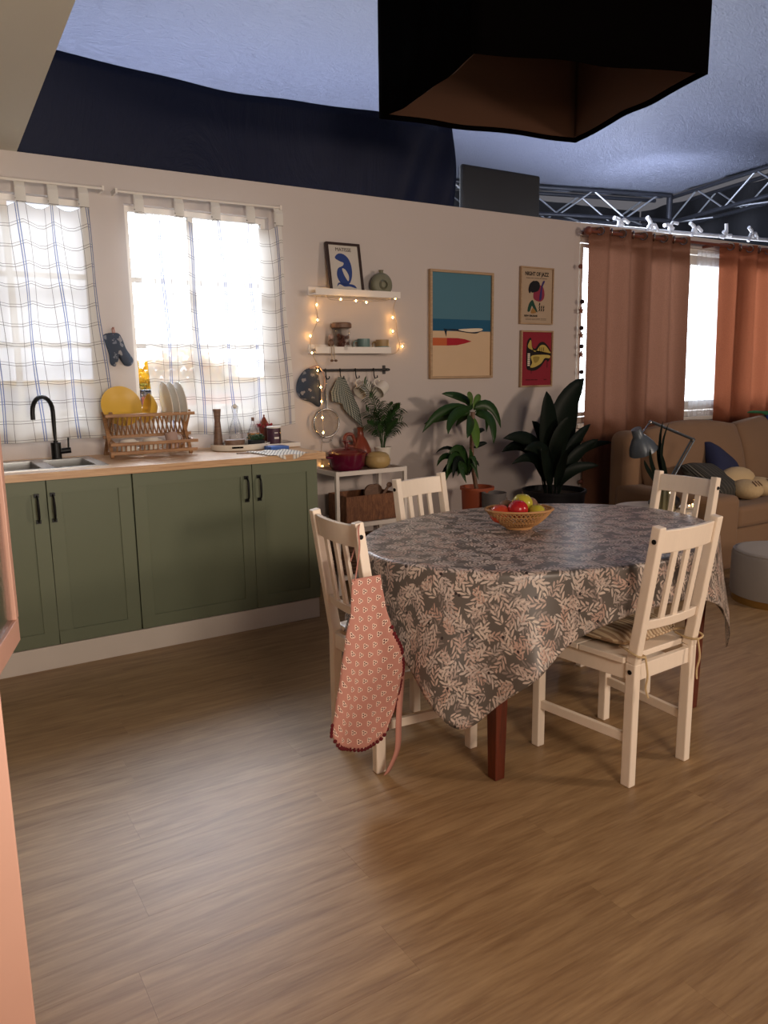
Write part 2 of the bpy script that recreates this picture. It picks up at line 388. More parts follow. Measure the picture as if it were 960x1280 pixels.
def tablecloth_mat():
    m, nt, b = newmat('leaf_print_cloth'); N = nt.nodes; K = nt.links
    uv = N.new('ShaderNodeUVMap').outputs[0]
    base = srgb('#5f5852'); cur = None
    n = N.new('ShaderNodeTexNoise'); n.inputs['Scale'].default_value = 300; K.new(uv, n.inputs['Vector'])
    rgb = N.new('ShaderNodeRGB'); rgb.outputs[0].default_value = base; cur = rgb.outputs[0]
    for scale, seed, L_, lw, step, cA, cB in ((11.0, 3.1, .034, .019, .021, '#857a74', '#9a8b84'), (12.5, 11.7, .036, .020, .022, '#cfc0b4', '#b8988a'), (11.5, 29.3, .038, .021, .023, '#c4b8b0', '#d0c0b2'), (13.0, 47.9, .030, .017, .019, '#bd9c8c', '#b0a8a2')):
        k, rr, ds, q = sprig_layer(nt, uv, scale, seed, L_, lw, step)
        cm = N.new('ShaderNodeMix'); cm.data_type = 'RGBA'; cm.inputs[6].default_value = srgb(cA); cm.inputs[7].default_value = srgb(cB); K.new(rr, cm.inputs[0])
        # darker vein in each leaf
        mx = N.new('ShaderNodeMix'); mx.data_type = 'RGBA'; K.new(k, mx.inputs[0]); K.new(cur, mx.inputs[6]); K.new(cm.outputs[2], mx.inputs[7]); cur = mx.outputs[2]
    vo = N.new('ShaderNodeTexVoronoi'); vo.voronoi_dimensions = '2D'; vo.inputs['Scale'].default_value = 8; K.new(uv, vo.inputs['Vector'])
    dk = math_node(nt, 'LESS_THAN', vo.outputs['Distance'], .045)
    mx = N.new('ShaderNodeMix'); mx.data_type = 'RGBA'; mx.inputs[7].default_value = srgb('#2a2023'); K.new(dk, mx.inputs[0]); K.new(cur, mx.inputs[6])
    K.new(mx.outputs[2], b.inputs['Base Color']); b.inputs['Roughness'].default_value = .42; b.inputs['Coat Weight'].default_value = .12; b.inputs['Coat Roughness'].default_value = .25
    return m
M['tablecloth'] = tablecloth_mat()
def apron_mat():
    m, nt, b = newmat('apron_print'); N = nt.nodes; K = nt.links
    uv = N.new('ShaderNodeUVMap').outputs[0]; sp = N.new('ShaderNodeSeparateXYZ'); K.new(uv, sp.inputs[0])
    px, py = .040, .034
    row = math_node(nt, 'FLOOR', math_node(nt, 'DIVIDE', sp.outputs[1], py))
    xo = math_node(nt, 'ADD', sp.outputs[0], math_node(nt, 'MULTIPLY', math_node(nt, 'FLOORED_MODULO', row, 2.0), px/2))
    u = math_node(nt, 'SUBTRACT', math_node(nt, 'FLOORED_MODULO', xo, px), px/2)
    v = math_node(nt, 'SUBTRACT', math_node(nt, 'FLOORED_MODULO', sp.outputs[1], py), py/2)
    r = math_node(nt, 'SQRT', math_node(nt, 'ADD', math_node(nt, 'MULTIPLY', u, u), math_node(nt, 'MULTIPLY', v, v)))
    th = math_node(nt, 'ARCTAN2', v, u)
    c3 = math_node(nt, 'COSINE', math_node(nt, 'MULTIPLY', th, 3.0))
    wht = math_node(nt, 'LESS_THAN', r, math_node(nt, 'ADD', .0098, math_node(nt, 'MULTIPLY', c3, .002)))
    red = math_node(nt, 'MULTIPLY', math_node(nt, 'LESS_THAN', r, .0082), math_node(nt, 'GREATER_THAN', c3, .05))
    a = N.new('ShaderNodeMix'); a.data_type = 'RGBA'; a.inputs[6].default_value = srgb('#bd8678'); a.inputs[7].default_value = srgb('#f0d8c6'); K.new(wht, a.inputs[0])
    c = N.new('ShaderNodeMix'); c.data_type = 'RGBA'; c.inputs[7].default_value = srgb('#5a1218'); K.new(a.outputs[2], c.inputs[6]); K.new(red, c.inputs[0])
    K.new(c.outputs[2], b.inputs['Base Color']); b.inputs['Roughness'].default_value = .9
    return m
M['apron'] = apron_mat()
def stripes(name, cols, period, axis=0, rot=0, obj=True):
    m, nt, b = newmat(name); N = nt.nodes; K = nt.links
    tcn = N.new('ShaderNodeTexCoord'); mp = N.new('ShaderNodeMapping'); mp.inputs['Rotation'].default_value = (0, 0, rot); K.new(tcn.outputs['Object' if obj else 'UV'], mp.inputs[0])
    sp = N.new('ShaderNodeSeparateXYZ'); K.new(mp.outputs[0], sp.inputs[0])
    f = math_node(nt, 'DIVIDE', math_node(nt, 'FLOORED_MODULO', sp.outputs[axis], period), period)
    cr = N.new('ShaderNodeValToRGB'); cr.color_ramp.interpolation = 'CONSTANT'
    e = cr.color_ramp.elements
    while len(e) < len(cols): e.new(.5)
    for i, c in enumerate(cols): e[i].position = i/len(cols); e[i].color = srgb(c)
    K.new(f, cr.inputs[0]); K.new(cr.outputs[0], b.inputs['Base Color']); b.inputs['Roughness'].default_value = .95
    return m
M['stripe'] = stripes('striped_ticking', ['#c9b291', '#a1856a', '#d0bb9b', '#b79a78', '#d6c4a6', '#94795f'], .055, 0)
M['gpillow'] = stripes('dark_knit_pattern', ['#4b4a44', '#1d1c1b', '#6a675e', '#26241f', '#4b4a44', '#151413'], .05, 0, .5)
def gingham(name, a, c, p):
    m, nt, b = newmat(name); N = nt.nodes; K = nt.links
    tcn = N.new('ShaderNodeUVMap'); sp = N.new('ShaderNodeSeparateXYZ'); K.new(tcn.outputs[0], sp.inputs[0])
    g1 = math_node(nt, 'GREATER_THAN', math_node(nt, 'FLOORED_MODULO', sp.outputs[0], p), p/2)
    g2 = math_node(nt, 'GREATER_THAN', math_node(nt, 'FLOORED_MODULO', sp.outputs[1], p), p/2)
    mx = N.new('ShaderNodeMix'); mx.data_type = 'RGBA'; mx.inputs[6].default_value = srgb(a); mx.inputs[7].default_value = srgb(c)
    K.new(math_node(nt, 'MULTIPLY', math_node(nt, 'ADD', g1, g2), .5), mx.inputs[0]); K.new(mx.outputs[2], b.inputs['Base Color']); b.inputs['Roughness'].default_value = .95
    return m
M['gingham'] = gingham('green_gingham', '#a9aa9e', '#122a2a', .02)
def floral(name, base, c1, c2, sc):
    m, nt, b = newmat(name); N = nt.nodes; K = nt.links
    tcn = N.new('ShaderNodeTexCoord'); vo = N.new('ShaderNodeTexVoronoi'); vo.inputs['Scale'].default_value = sc; K.new(tcn.outputs['Object'], vo.inputs['Vector'])
    nz = N.new('ShaderNodeTexNoise'); nz.inputs['Scale'].default_value = sc*3; K.new(tcn.outputs['Object'], nz.inputs['Vector'])
    d = math_node(nt, 'ADD', vo.outputs['Distance'], math_node(nt, 'MULTIPLY', math_node(nt, 'SUBTRACT', nz.outputs[0], .5), .8))
    k = math_node(nt, 'LESS_THAN', d, .30)
    sc_ = N.new('ShaderNodeSeparateColor'); K.new(vo.outputs['Color'], sc_.inputs[0])
    cm = N.new('ShaderNodeMix'); cm.data_type = 'RGBA'; cm.inputs[6].default_value = srgb(c1); cm.inputs[7].default_value = srgb(c2); K.new(sc_.outputs[0], cm.inputs[0])
    mx = N.new('ShaderNodeMix'); mx.data_type = 'RGBA'; mx.inputs[6].default_value = srgb(base); K.new(k, mx.inputs[0]); K.new(cm.outputs[2], mx.inputs[7])
    K.new(mx.outputs[2], b.inputs['Base Color']); b.inputs['Roughness'].default_value = .95
    return m
M['floral'] = floral('navy_floral', '#3a4250', '#a89c90', '#6d7480', 22)
M['appler'] = floral('red_apple', '#b01c22', '#c8402c', '#9c1420', 14); M['applep'] = floral('peach_red', '#c8482c', '#dd8048', '#c03020', 12)
M['appleg'] = floral('green_apple', '#b3a838', '#c7b84a', '#94902c', 12); M['kiwi'] = mat('brown_fruit', '#7a5a40', .6)
for k in ('appler', 'applep', 'appleg'): M[k].node_tree.nodes['Principled BSDF'].inputs['Roughness'].default_value = .22

for k, v in (('leafdark', .2), ('boxcloth', 0), ('planter', .25), ('drape', .25), ('leafmid', .4), ('palm', .3), ('rose', .2), ('sofa', .2), ('dark', 0)):
    M[k].node_tree.nodes['Principled BSDF'].inputs['Specular IOR Level'].default_value = v
# ================================================================== THE SETTING
WY = 4.68          # inner face of the long wall
# floor: sub floor and planks along x
fl = thing('floor', None, None); struct(fl)
MB().box((-2.2, -2.6, -.06), (9.2, 4.8, -.009)).build('subfloor', mat('subfloor_brown', '#5a452e', .9), fl)
rw, pl_ = .185, 1.25
pm = MB().box((.0002, .0002, -.008), (pl_-.0002, rw-.0002, 0)).build('plank', M['plank'], fl)
first = True; nrow = int(7.4/rw)
for r in range(nrow):
    off = (r*.47) % 1.0*pl_
    for k in range(-1, 8):
        x = -2.2+k*pl_+off-.6
        if x < -2.3 or x > 8.0: continue
        if first: o = pm; first = False
        else: o = pm.copy(); COL.objects.link(o); o.parent = fl
        o.location = (x, 4.70-(r+1)*rw, 0)

WT = 2.615
win = [(.15, 1.0, 1.225, 2.41), (1.19, 2.075, 1.225, 2.41), (4.80, 7.75, 1.0, 2.52)]
wb = MB()
xs = [-1.3]; 
cuts = [-1.3]
for x0, x1, z0, z1 in win: cuts += [x0, x1]
cuts.append(8.6)
for i in range(len(cuts)-1):
    a, c = cuts[i], cuts[i+1]
    w_ = [q for q in win if q[0] == a]
    if w_:
        wb.box((a, WY, 0), (c, WY+.10, w_[0][2])); wb.box((a, WY, w_[0][3]), (c, WY+.10, WT))
    else: wb.box((a, WY, 0), (c, WY+.10, WT))
struct(wb.build('wall_back', M['wall']))
struct(MB().box((-1.3, -2.0, 0), (-1.2, WY, WT)).build('wall_left', M['wall']))
cp = MB(); pts = [(-1.3, WY+.1), (.66, WY+.1), (.655, WY-.02), (.555, 1.2), (.55, -1.5), (-1.3, -1.5)]
n = len(pts); cp.add([(x, y, WT) for x, y in pts]+[(x, y, WT+.03) for x, y in pts], [tuple(range(n))[::-1], tuple(range(n, 2*n))]+[(i, (i+1) % n, (i+1) % n+n, i+n) for i in range(n)])
struct(cp.build('ceiling', M['ceil']))
struct(MB().box((2.07, WY-.012, 0), (4.84, WY, .07)).box((4.84, WY-.012, 0), (8.6, WY, .07)).build('baseboard_back', M['white'], bevel=.003))

# kitchen windows 1, 2: frame, glazing bars, panes
def window(nm, x0, x1, z0, z1, bars_v, bars_h):
    t = thing(nm, None, None, ((x0+x1)/2, WY+.07, z0)); struct(t); cx = (x0+x1)/2
    fr = MB(); f = .032
    for a, c in (((x0, z0), (x1, z0+f)), ((x0, z1-f), (x1, z1)), ((x0, z0+f), (x0+f, z1-f)), ((x1-f, z0+f), (x1, z1-f))):
        fr.box((a[0]-cx, -.02, a[1]-z0), (c[0]-cx, .02, c[1]-z0))
    fr.build('window_frame', M['white'], t, bevel=.003)
    for bx in bars_v: MB().box((bx-.016-cx, -.015, f), (bx+.016-cx, .015, z1-z0-f)).build('glazing_bar', M['white'], t)
    for bz in bars_h: MB().box((x0+f-cx, -.013, bz-.014-z0), (x1-f-cx, .013, bz+.014-z0)).build('glazing_bar', M['white'], t)
    vs = [x0+f]+list(bars_v)+[x1-f]; hs = [z0+f]+list(bars_h)+[z1-f]
    for i in range(len(vs)-1):
        for j in range(len(hs)-1): MB().box((vs[i]-cx, -.002, hs[j]-z0), (vs[i+1]-cx, .002, hs[j+1]-z0)).build('pane', M['glass'], t)
    # sill and reveal trim on the room side
    MB().box((x0-.03-cx, -.095, -.03), (x1+.03-cx, -.02, 0)).build('window_sill', M['white'], t, bevel=.003)
    return t
window('window_1', .15, 1.0, 1.225, 2.41, [.575], [1.62, 2.0])
window('window_2', 1.19, 2.075, 1.225, 2.41, [1.59], [1.62, 2.0])
# window 3 behind the rose curtains: casement sashes
t3 = thing('window_3', None, None, (6.2, WY+.05, 1.0)); struct(t3)
fr = MB()
for a, c in (((-1.40, 0), (1.55, .05)), ((-1.40, 1.47), (1.55, 1.52)), ((-1.40, .05), (-1.375, 1.47)), ((1.49, .05), (1.55, 1.47))): fr.box((a[0], -.02, a[1]), (c[0], .04, c[1]))
fr.build('window_frame', M['white'], t3, bevel=.004)
for cx, wd_ in ((-1.0425, .645), (-.3825, .655), (.305, .71), (1.06, .78)):
    s_ = MB(); h = wd_/2; q = .082 if cx > -1 else .03
    for a, c in (((-h, .06), (h, .06+q)), ((-h, 1.46-q), (h, 1.46)), ((-h, .06+q), (-h+q, 1.46-q)), ((h-q, .06+q), (h, 1.46-q))): s_.box((cx+a[0], -.035, a[1]), (cx+c[0], .0, c[1]))
    sh = s_.build('sash', M['white'], t3, bevel=.004)
    MB().box((cx-h+q, -.02, .06+q), (cx+h-q, -.016, 1.46-q)).build('pane', M['glass'], sh)
MB().box((-1.4, -.10, -.035), (1.6, -.04, 0)).build('window_sill', M['white'], t3, bevel=.003)

# ================================================================== BEYOND THE SET
so = struct(MB().box((-6, -6, -.3), (16, 16, -.07)).build('studio_floor', M['dark'])); tag(so, 'dark studio floor beyond the set')
# studio walls of black pleated drape
for nm, P0, P1 in (('wall_studio_far', (-6, 12.6), (13.2, 11.2)), ('wall_studio_right', (13.2, 11.2), (11.4, -3))):
    a = Vector((*P0, 0)); c = Vector((*P1, 0)); d = (c-a); Ln = d.length; d.normalize(); nn = Vector((-d.y, d.x, 0))
    struct(MB().grid(lambda u, v: tuple(a+d*(u*Ln)+nn*(.05*math.sin(u*Ln*7.5)+.05*abs(math.sin(u*Ln*3.7)))+Vector((0, 0, v*4.6))), int(Ln*14), 1).build(nm, M['studiowall'], smooth=60))
# ceiling cloth: sagging, lit from lamps behind the wall
def cc(u, v):
    x = -4+u*17.3; y = -3+v*16.0
    yy = min(y, 10.80-.2414*(x-5.6)); xx = min(x, 11.5-(9.3-yy)*.213)
    return (xx, yy, 4.34+(.05*math.sin(xx*.9+yy*.4)+.03*math.sin(yy*1.3-xx*.3))*min(1, max(0, (10.6-.2414*(xx-5.6)-yy)/2))*min(1, max(0, (11.3-(9.3-yy)*.213-xx)/2)))
tag(MB().grid(cc, 90, 80).build('ceiling_cloth', M['ceilcloth'], smooth=80, solid=.004), 'grey wrinkled studio ceiling cloth glowing with cool light above the set', 'ceiling cloth')
# black drape standing on the wall behind the kitchen
def dr(u, v):
    x = .45+u*3.18
    top = 3.20-.035*math.exp(-((x-1.9)/.7)**2)+.004*math.sin(x*9)
    z = 2.45+(top-2.45)*v
    k = max(0, (x-2.7)/.8)
    fold = .035*k*math.sin((x*16)-(v*5))*(1-.3*v)
    return (x, 4.83+.015*math.sin(x*3+v*2)+fold, z)
tag(MB().grid(dr, 120, 14).build('black_drape', M['drape'], smooth=80, solid=.004), 'dark navy cloth stretched above the kitchen wall and windows', 'drape')
bd = MB().box((4.05, 5.0, 2.3), (4.86, 5.05, 3.05)).box((4.2, 5.055, -.07+.03), (4.25, 5.10, 2.9)).box((4.65, 5.055, -.07+.03), (4.70, 5.10, 2.9)).build('flag_board', M['board'], bevel=.02)
bd.location = (-.20, 0, -.03); tag(bd, 'charcoal rectangular board standing behind the wall top beside the navy drape', 'board')

# black skirted lantern box overhead
t = thing('skirted_light_box', 'large black cloth skirted light box hanging over the dining table', 'light box', (2.95, 3.2, 2.8))
crn = [Vector(p)-Vector((2.95, 3.2)) for p in ((2.36, 3.80), (3.63, 3.60), (3.36, 2.50), (2.26, 2.86))]
crn = [Vector((c.x, c.y, 0)) for c in crn]
def side(i, v0, v1, inset, nm, m_, sag=.05):
    a = crn[i]; c = crn[(i+1) % 4]; cen = Vector((0, 0, 0))
    def f(u, v):
        p = a.lerp(c, u)*inset
        z = v0+(v1-v0)*v - (sag*math.sin(PI*u)*(1-v)) + (.006*math.sin(u*12+i*3)*(1-v)*math.sin(PI*u))
        wv = 1+(.006*math.sin(u*9+i)+.005*math.sin(u*23+v*4))*math.sin(PI*u)
        return (p.x*wv, p.y*wv, z)
    MB().grid(f, 24, 6).build(nm, m_, t, smooth=70, solid=.006)
sg = [.0, .0, .0, .03]
for i in range(4):
    side(i, 0, 1.45, 1.0, 'skirt', M['boxcloth'], sg[i])
    side(i, .02, 1.4, .955, 'skirt_inner', M['boxin'], sg[i])
tp = MB(); tp.add([tuple(c+Vector((0, 0, 1.4))) for c in crn]+[tuple(c+Vector((0, 0, 1.42))) for c in crn], [(3, 2, 1, 0), (4, 5, 6, 7)]); tp.build('top_panel', M['boxin'], t)
for k in range(4):
    a = crn[k]*.95+Vector((0, 0, .5)); c = crn[(k+1) % 4]*.95+Vector((0, 0, .5)); MB().tube([a, c], .012, 6).build('frame_tube', M['trussdark'], t)
MB().box((-.16, -.14, .62), (.16, .14, .78)).build('lamp_head', M['trussdark'], t, bevel=.01)

# trusses
def truss(label, A, B, zt, zb, wdt):
    A = Vector((*A, 0)); B = Vector((*B, 0)); d = (B-A); Ln = d.length; d.normalize(); nn = Vector((-d.y, d.x, 0))
    t = thing('lighting_truss', label, 'truss', A+Vector((0, 0, zb)), 0, 'lighting trusses under the studio ceiling')
    H = zt-zb
    P = lambda s, w_, h: d*s+nn*w_+Vector((0, 0, h))
    for w_, h in ((0, 0), (wdt, 0), (0, H), (wdt, H)): MB().tube([P(0, w_, h), P(Ln, w_, h)], .032, 8).build('chord', M['trussdark'], t, smooth=60)
    st = .62; k = int(Ln/st)
    base = None
    for i in range(k):
        for w_ in (0, wdt):
            up = i % 2 == 0
            a = P(i*st, w_, 0 if up else H); c = P((i+1)*st, w_, H if up else 0)
            MB().tube([a, c], .014, 6).build('brace', M['truss'], t, smooth=60)
        if i % 2 == 0:
            MB().tube([P(i*st, 0, 0), P(i*st+st, wdt, 0)], .014, 6).build('brace', M['truss'], t, smooth=60)
    return t
truss('aluminium truss running across the far end above the curtain rod', (5.6, 10.35), (11.25, 8.95), 4.28, 3.88, .4)
truss('aluminium truss coming forward at far right under the ceiling cloth', (11.4, 9.05), (10.35, 4.6), 4.28, 3.88, .4)
MB_post = MB().tube([(11.3, 9.0, 0), (11.3, 9.0, 4.3)], .05, 8).build('truss_post', M['trussdark'], smooth=60); tag(MB_post, 'dark upright post at the corner where the two trusses meet', 'post')

# rail with white clamps holding a diffusion cloth outside window 3
rl = MB().tube([(6.0, 6.05, 2.93), (10.6, 6.05, 3.06)], .022, 8).build('clamp_rail', M['clamp'], smooth=60); tag(rl, 'white horizontal rail above the wall beyond the curtain rod', 'rail')
def clamp():
    t = thing('spring_clamp', 'white plastic spring clamp gripping the rail', 'clamp', (0, 0, 0), 0, 'white clamps along the rail')
    MB().tube([(-.10, 0, .05), (-.03, 0, .04), (.04, 0, -.02)], .022, 6).build('jaw', M['clamp'], t, smooth=50)
    MB().tube([(.13, 0, .02), (.05, 0, .05), (-.02, 0, 0), (-.03, 0, -.10)], .02, 6).build('handle', M['clamp'], t, smooth=50)
    return t
c0 = clamp(); cl_lab = ['leftmost white clamp on the rail, above the left rose curtain', 'second white clamp from the left on the rail', 'third white clamp from the left, by the inner edge of the left rose curtain', 'white clamp on the rail right above the window gap between the rose curtains', 'second white clamp from the right on the rail', 'rightmost white clamp on the rail near the bright cloth']
for i, px in enumerate((775, 813, 838, 868, 907, 940)):
    p = at(px, 291, 6.03); o = c0 if i == 0 else dup(c0, (0, 0, 0))
    o.location = (p.x, 6.03, 2.93+(p.x-6)*.0283+.04); o['label'] = cl_lab[i]; o.rotation_euler = (0, [0, .5, -.3, .2, 2.9, .4][i], 0)
dc = MB().add([(8.15, 6.3, 2.86), (10.4, 6.3, 3.02), (10.4, 6.3, .4), (8.15, 6.3, .4)], [(0, 1, 2, 3)]).build('diffusion_cloth', M['daylight'], solid=.004)
tag(dc, 'glowing white diffusion cloth behind the wall at far right', 'diffusion cloth')
# emissive screens added outside to stand in for bright daylight
t = tag(MB().box((-1.6, 7.4, -.07), (1.72, 7.43, 3.1)).build('added_daylight_screen', M['daylightdim']), 'softly glowing screen added for daylight outside the left kitchen window', 'screen')
t = tag(MB().box((1.76, 7.4, -.07), (4.6, 7.43, 3.1)).build('added_daylight_screen', M['daylight']), 'brightly glowing white screen added for daylight outside the right kitchen window', 'screen')
t = tag(MB().box((6.6, 6.9, -.07), (9.6, 6.93, 2.9)).build('added_daylight_screen', M['daylight']), 'glowing white screen added for daylight behind the window between rose curtains', 'screen')
# blue house panel, lantern, yellow flowers outside window 2
hb = thing('house_panel', 'pale blue painted scenery panel outside the kitchen windows', 'scenery panel', (1.6, 6.2, 0))
MB().box((-2.4, 0, -.07), (1.6, .05, 1.38)).build('board', M['bluehouse'], hb)
MB().box((-2.4, -.04, 1.38), (1.6, .08, 1.42)).build('cap_rail', M['yellow'], hb)
rnd = random.Random(3)
fs = MB(); lf = MB()
for i in range(420):
    x = rnd.uniform(1.36, 2.15); z = 1.34+rnd.random()*.30*(1-((x-1.78)/.5)**2); y = 5.6+rnd.uniform(-.12, .12)
    fs.ball((x, y, z), rnd.uniform(.015, .032), 5) if i % 4 else lf.ball((x, y, z-.05), .03, 5, (1, 1, .4))
fb = thing('flower_bush', 'bush of yellow flowers seen through the checked curtain', 'flowers', (0, 0, 0))
fo = fs.build('blossoms', M['flower'], fb); fo['kind'] = 'stuff'; lo = lf.build('foliage', M['shrub'], fb); lo['kind'] = 'stuff'
MB().box((1.2, 5.45, .9), (2.15, 5.75, 1.3)).build('flower_box', M['terracotta'], fb, bevel=.01)
MB().box((1.35, 5.5, 0), (2.0, 5.7, .9)).build('stand', M['rackwood'], fb)
ln = thing('outdoor_lantern', 'small dark framed lantern outside the left edge of window', 'lantern', (1.375, 5.1, 1.17))
for dx in (-.04, .04):
    for dy in (-.04, .04): MB().box((dx-.006, dy-.006, .02), (dx+.006, dy+.006, .17)).build('post', M['black'], ln)
MB().box((-.052, -.052, 0), (.052, .052, .02)).box((-.052, -.052, .17), (.052, .052, .185)).build('plates', M['black'], ln); MB().cyl((0, 0, .02), .018, .07, 10).build('candle', M['navy'], ln)
ls = tag(MB().box((1.31, 5.03, 0), (1.44, 5.17, 1.17)).build('lantern_stand', M['bluehouse']), 'pale blue post under the lantern outside the window', 'post')

# ================================================================== KITCHEN UNITS
CY = 3.99
def handle(par, x, z0, z1):
    h = MB(); h.tube(catmull([(x, -.012, z0), (x, -.034, z0+.02), (x, -.036, (z0+z1)/2), (x, -.034, z1-.02), (x, -.012, z1)], 5), .005, 8, rs=[.0042+.0025*math.sin(PI*i/20)**2 for i in range(21)])
    for z in (z0, z1): h.box((x-.011, -.011, z-.009), (x+.011, -.001, z+.009))
    return h.build('handle', M['black'], par, smooth=40)
def door(par, x0, x1, hx):
    z0, z1 = .125, .955; b = .067; y1 = .022
    d = MB()
    for a, c in (((x0, z0), (x1, z0+b)), ((x0, z1-b), (x1, z1)), ((x0, z0+b), (x0+b, z1-b)), ((x1-b, z0+b), (x1, z1-b))): d.box((a[0], 0, a[1]), (c[0], y1, c[1]))
    o = d.build('door', M['green'], par, bevel=.0015)
    MB().box((x0+b-.002, .007, z0+b-.002), (x1-b+.002, y1-.002, z1-b+.002)).build('panel', M['greend'], o)
    handle(o, hx, .756, .884)
    return o
def unit(label, x0, x1, doors):
    t = thing('base_cabinet', label, 'cabinet', (0, CY, 0), 0, 'green kitchen base cabinets')
    c = MB(); y0, y1 = .024, .66
    for a, q in (((x0, y0, .12), (x0+.018, y1, .955)), ((x1-.018, y0, .12), (x1, y1, .955)), ((x0, y0, .12), (x1, y1, .138)), ((x0, y1-.01, .12), (x1, y1, .955))): c.box(a, q)
    c.build('carcass', M['green'], t)
    for d in doors: door(t, *d)
unit('green base cabinet at the far left end under the sink', -.68, .142, [(-.678, -.272, -.32), (-.268, .14, -.22)])
unit('green two-door base cabinet below the sink and tap', .146, .958, [(.148, .550, .505), (.554, .956, .577)])
unit('green base cabinet with one wide door, at the right end of the run', .962, 2.02, [(.964, 1.612, 1.577), (1.616, 2.018, 1.651)])
tag(MB().box((-.68, CY+.004, 0), (2.012, CY+.03, .12)).box((1.99, CY+.03, 0), (2.012, CY+.6, .12)).build('plinth', M['plinth'], bevel=.002), 'pale plinth board along the floor under the green cabinets', 'plinth')
# worktop with a hole for the sink
SX0, SX1, SY0, SY1 = -.22, .875, 4.085, 4.60
wt = MB().box((-.70, CY-.025, .958), (SX0+.02, WY, .995)).box((SX1-.02, CY-.025, .958), (2.065, WY, .995)).box((SX0+.02, CY-.025, .958), (SX1-.02, SY0+.02, .995)).box((SX0+.02, SY1-.02, .958), (SX1-.02, WY, .995))
tag(wt.build('worktop', M['counter']), 'oak worktop running over the green cabinets', 'worktop')
# sink
t = thing('sink', 'stainless steel one and a half bowl sink set in the oak worktop', 'sink', (0, 0, .995))
bow = [(-.14, .56, SY0+.045, SY1-.085, .17), (.62, .82, SY0+.045, SY1-.085, .13)]
rm = MB(); z = .004
xs = [SX0, bow[0][0], bow[0][1], bow[1][0], bow[1][1], SX1]
rm.box((SX0, SY0, 0), (SX1, bow[0][2], z)).box((SX0, bow[0][3], 0), (SX1, SY1, z))
for a, c in ((xs[0], xs[1]), (xs[2], xs[3]), (xs[4], xs[5])): rm.box((a, bow[0][2], 0), (c, bow[0][3], z))
rm.build('rim', M['steel'], t)
for x0, x1, y0, y1, dp in bow:
    b_ = MB(); k = .012
    b_.box((x0, y0, -dp), (x1, y1, -dp+k)).box((x0, y0, -dp), (x0+.002, y1, 0)).box((x1-.002, y0, -dp), (x1, y1, 0)).box((x0, y0, -dp), (x1, y0+.002, 0)).box((x0, y1-.002, -dp), (x1, y1, 0))
    bo = b_.build('bowl', M['steel'], t); MB().cyl(((x0+x1)/2, (y0+y1)/2, -dp+k), .04, .004, 20).build('drain', M['chrome'], bo)
# faucet
t = thing('kitchen_tap', 'matt black gooseneck kitchen tap standing behind the sink', 'tap', (.70, 4.555, .999))
MB().cyl((0, 0, 0), .027, .09, 20).build('body', M['black'], t, smooth=40, bevel=.002)
dx, dy = -.72, -.69; pts = [(0, 0, .08), (0, 0, .26)]
for i in range(1, 11):
    a = PI*i/10; rr = .082; pts.append((dx*rr*(1-math.cos(a)), dy*rr*(1-math.cos(a)), .26+rr*math.sin(a)))
pts.append((dx*.164, dy*.164, .225))
MB().tube(pts, .012, 12).build('spout', M['black'], t, smooth=50)
MB().tube([(0, 0, .04), (.075, -.01, .045)], .016, 12).build('valve', M['black'], t, smooth=50)
MB().tube([(.062, -.008, .045), (.066, -.008, .115)], .005, 8).build('lever', M['black'], t, smooth=50)

# ------------------------------------------------------------------ dish rack and what is in it
RX0, RX1, RY, RZ = .955, 1.395, 4.38, .995
t = thing('dish_rack', 'folding wooden two-tier dish rack on the worktop by the sink', 'dish rack', (0, RY, RZ))
for x in (RX0, RX1):
    MB().bar((x, -.02, .008), (x, .14, .25), .016, .018, (1, 0, 0)).build('leg', M['rackwood'], t)
    MB().bar((x+.018, .24, .002), (x+.018, .03, .25), .016, .018, (1, 0, 0)).build('leg', M['rackwood'], t)
    MB().bar((x+.009, -.03, .085), (x+.009, .16, .11), .014, .016, (1, 0, 0)).build('cross_bar', M['rackwood'], t)
for nm, y, z_ in (('rail', .0, .235), ('rail', .19, .24), ('rail', .09, .115), ('rail', -.035, .08), ('rail', -.02, .03), ('rail', .12, .02)):
    MB().bar((RX0-.02 if z_ > .1 else RX0-.01, y, z_), (RX1+.04, y, z_), .014, .018).build(nm, M['rackwood'], t, bevel=.002)
nb = 17
for i in range(nb):
    x = RX0+.025+(RX1-RX0-.04)*i/(nb-1)
    MB().tube([(x, .0, .24), (x+.005, .085, .12)], .0045, 6).build('dowel', M['rackwood'], t)
    MB().tube([(x, .19, .24), (x+.005, .095, .12)], .0045, 6).build('dowel', M['rackwood'], t)
    MB().tube([(x, -.035, .08), (x, -.02, .03), (x, .12, .025)], .004, 6).build('dowel', M['rackwood'], t)
def plate(r, dep, m_):
    return MB().lathe([(.001, 0), (r*.55, 0), (r*.7, dep*.4), (r, dep), (r, dep+.004), (r*.68, dep*.4+.005), (r*.5, .005), (.001, .005)], 32)
pl_labs = ['white plate standing in the rack beside the yellow bowl', 'white plate standing between the other two in the rack', 'white plate standing in the rack at its right end']
for i, x in enumerate((1.285, 1.325, 1.37)):
    o = plate(.118, .014, None).build('plate', M['white_ceramic'], smooth=50); o.location = (x, RY+.095, RZ+.295); o.rotation_euler = (0, PI/2-.12, 0)
    tag(o, pl_labs[i], 'plate', 'plates standing in the dish rack')
o = MB().lathe([(.001, 0), (.04, 0), (.075, .03), (.088, .05), (.085, .052), (.07, .032), (.036, .006), (.001, .006)], 28).build('bowl', M['yellow'], smooth=50)
o.location = (1.235, RY+.09, RZ+.255); o.rotation_euler = (0, -PI/2+.22, 0); tag(o, 'yellow bowl standing on edge in the rack before the white plates', 'bowl')
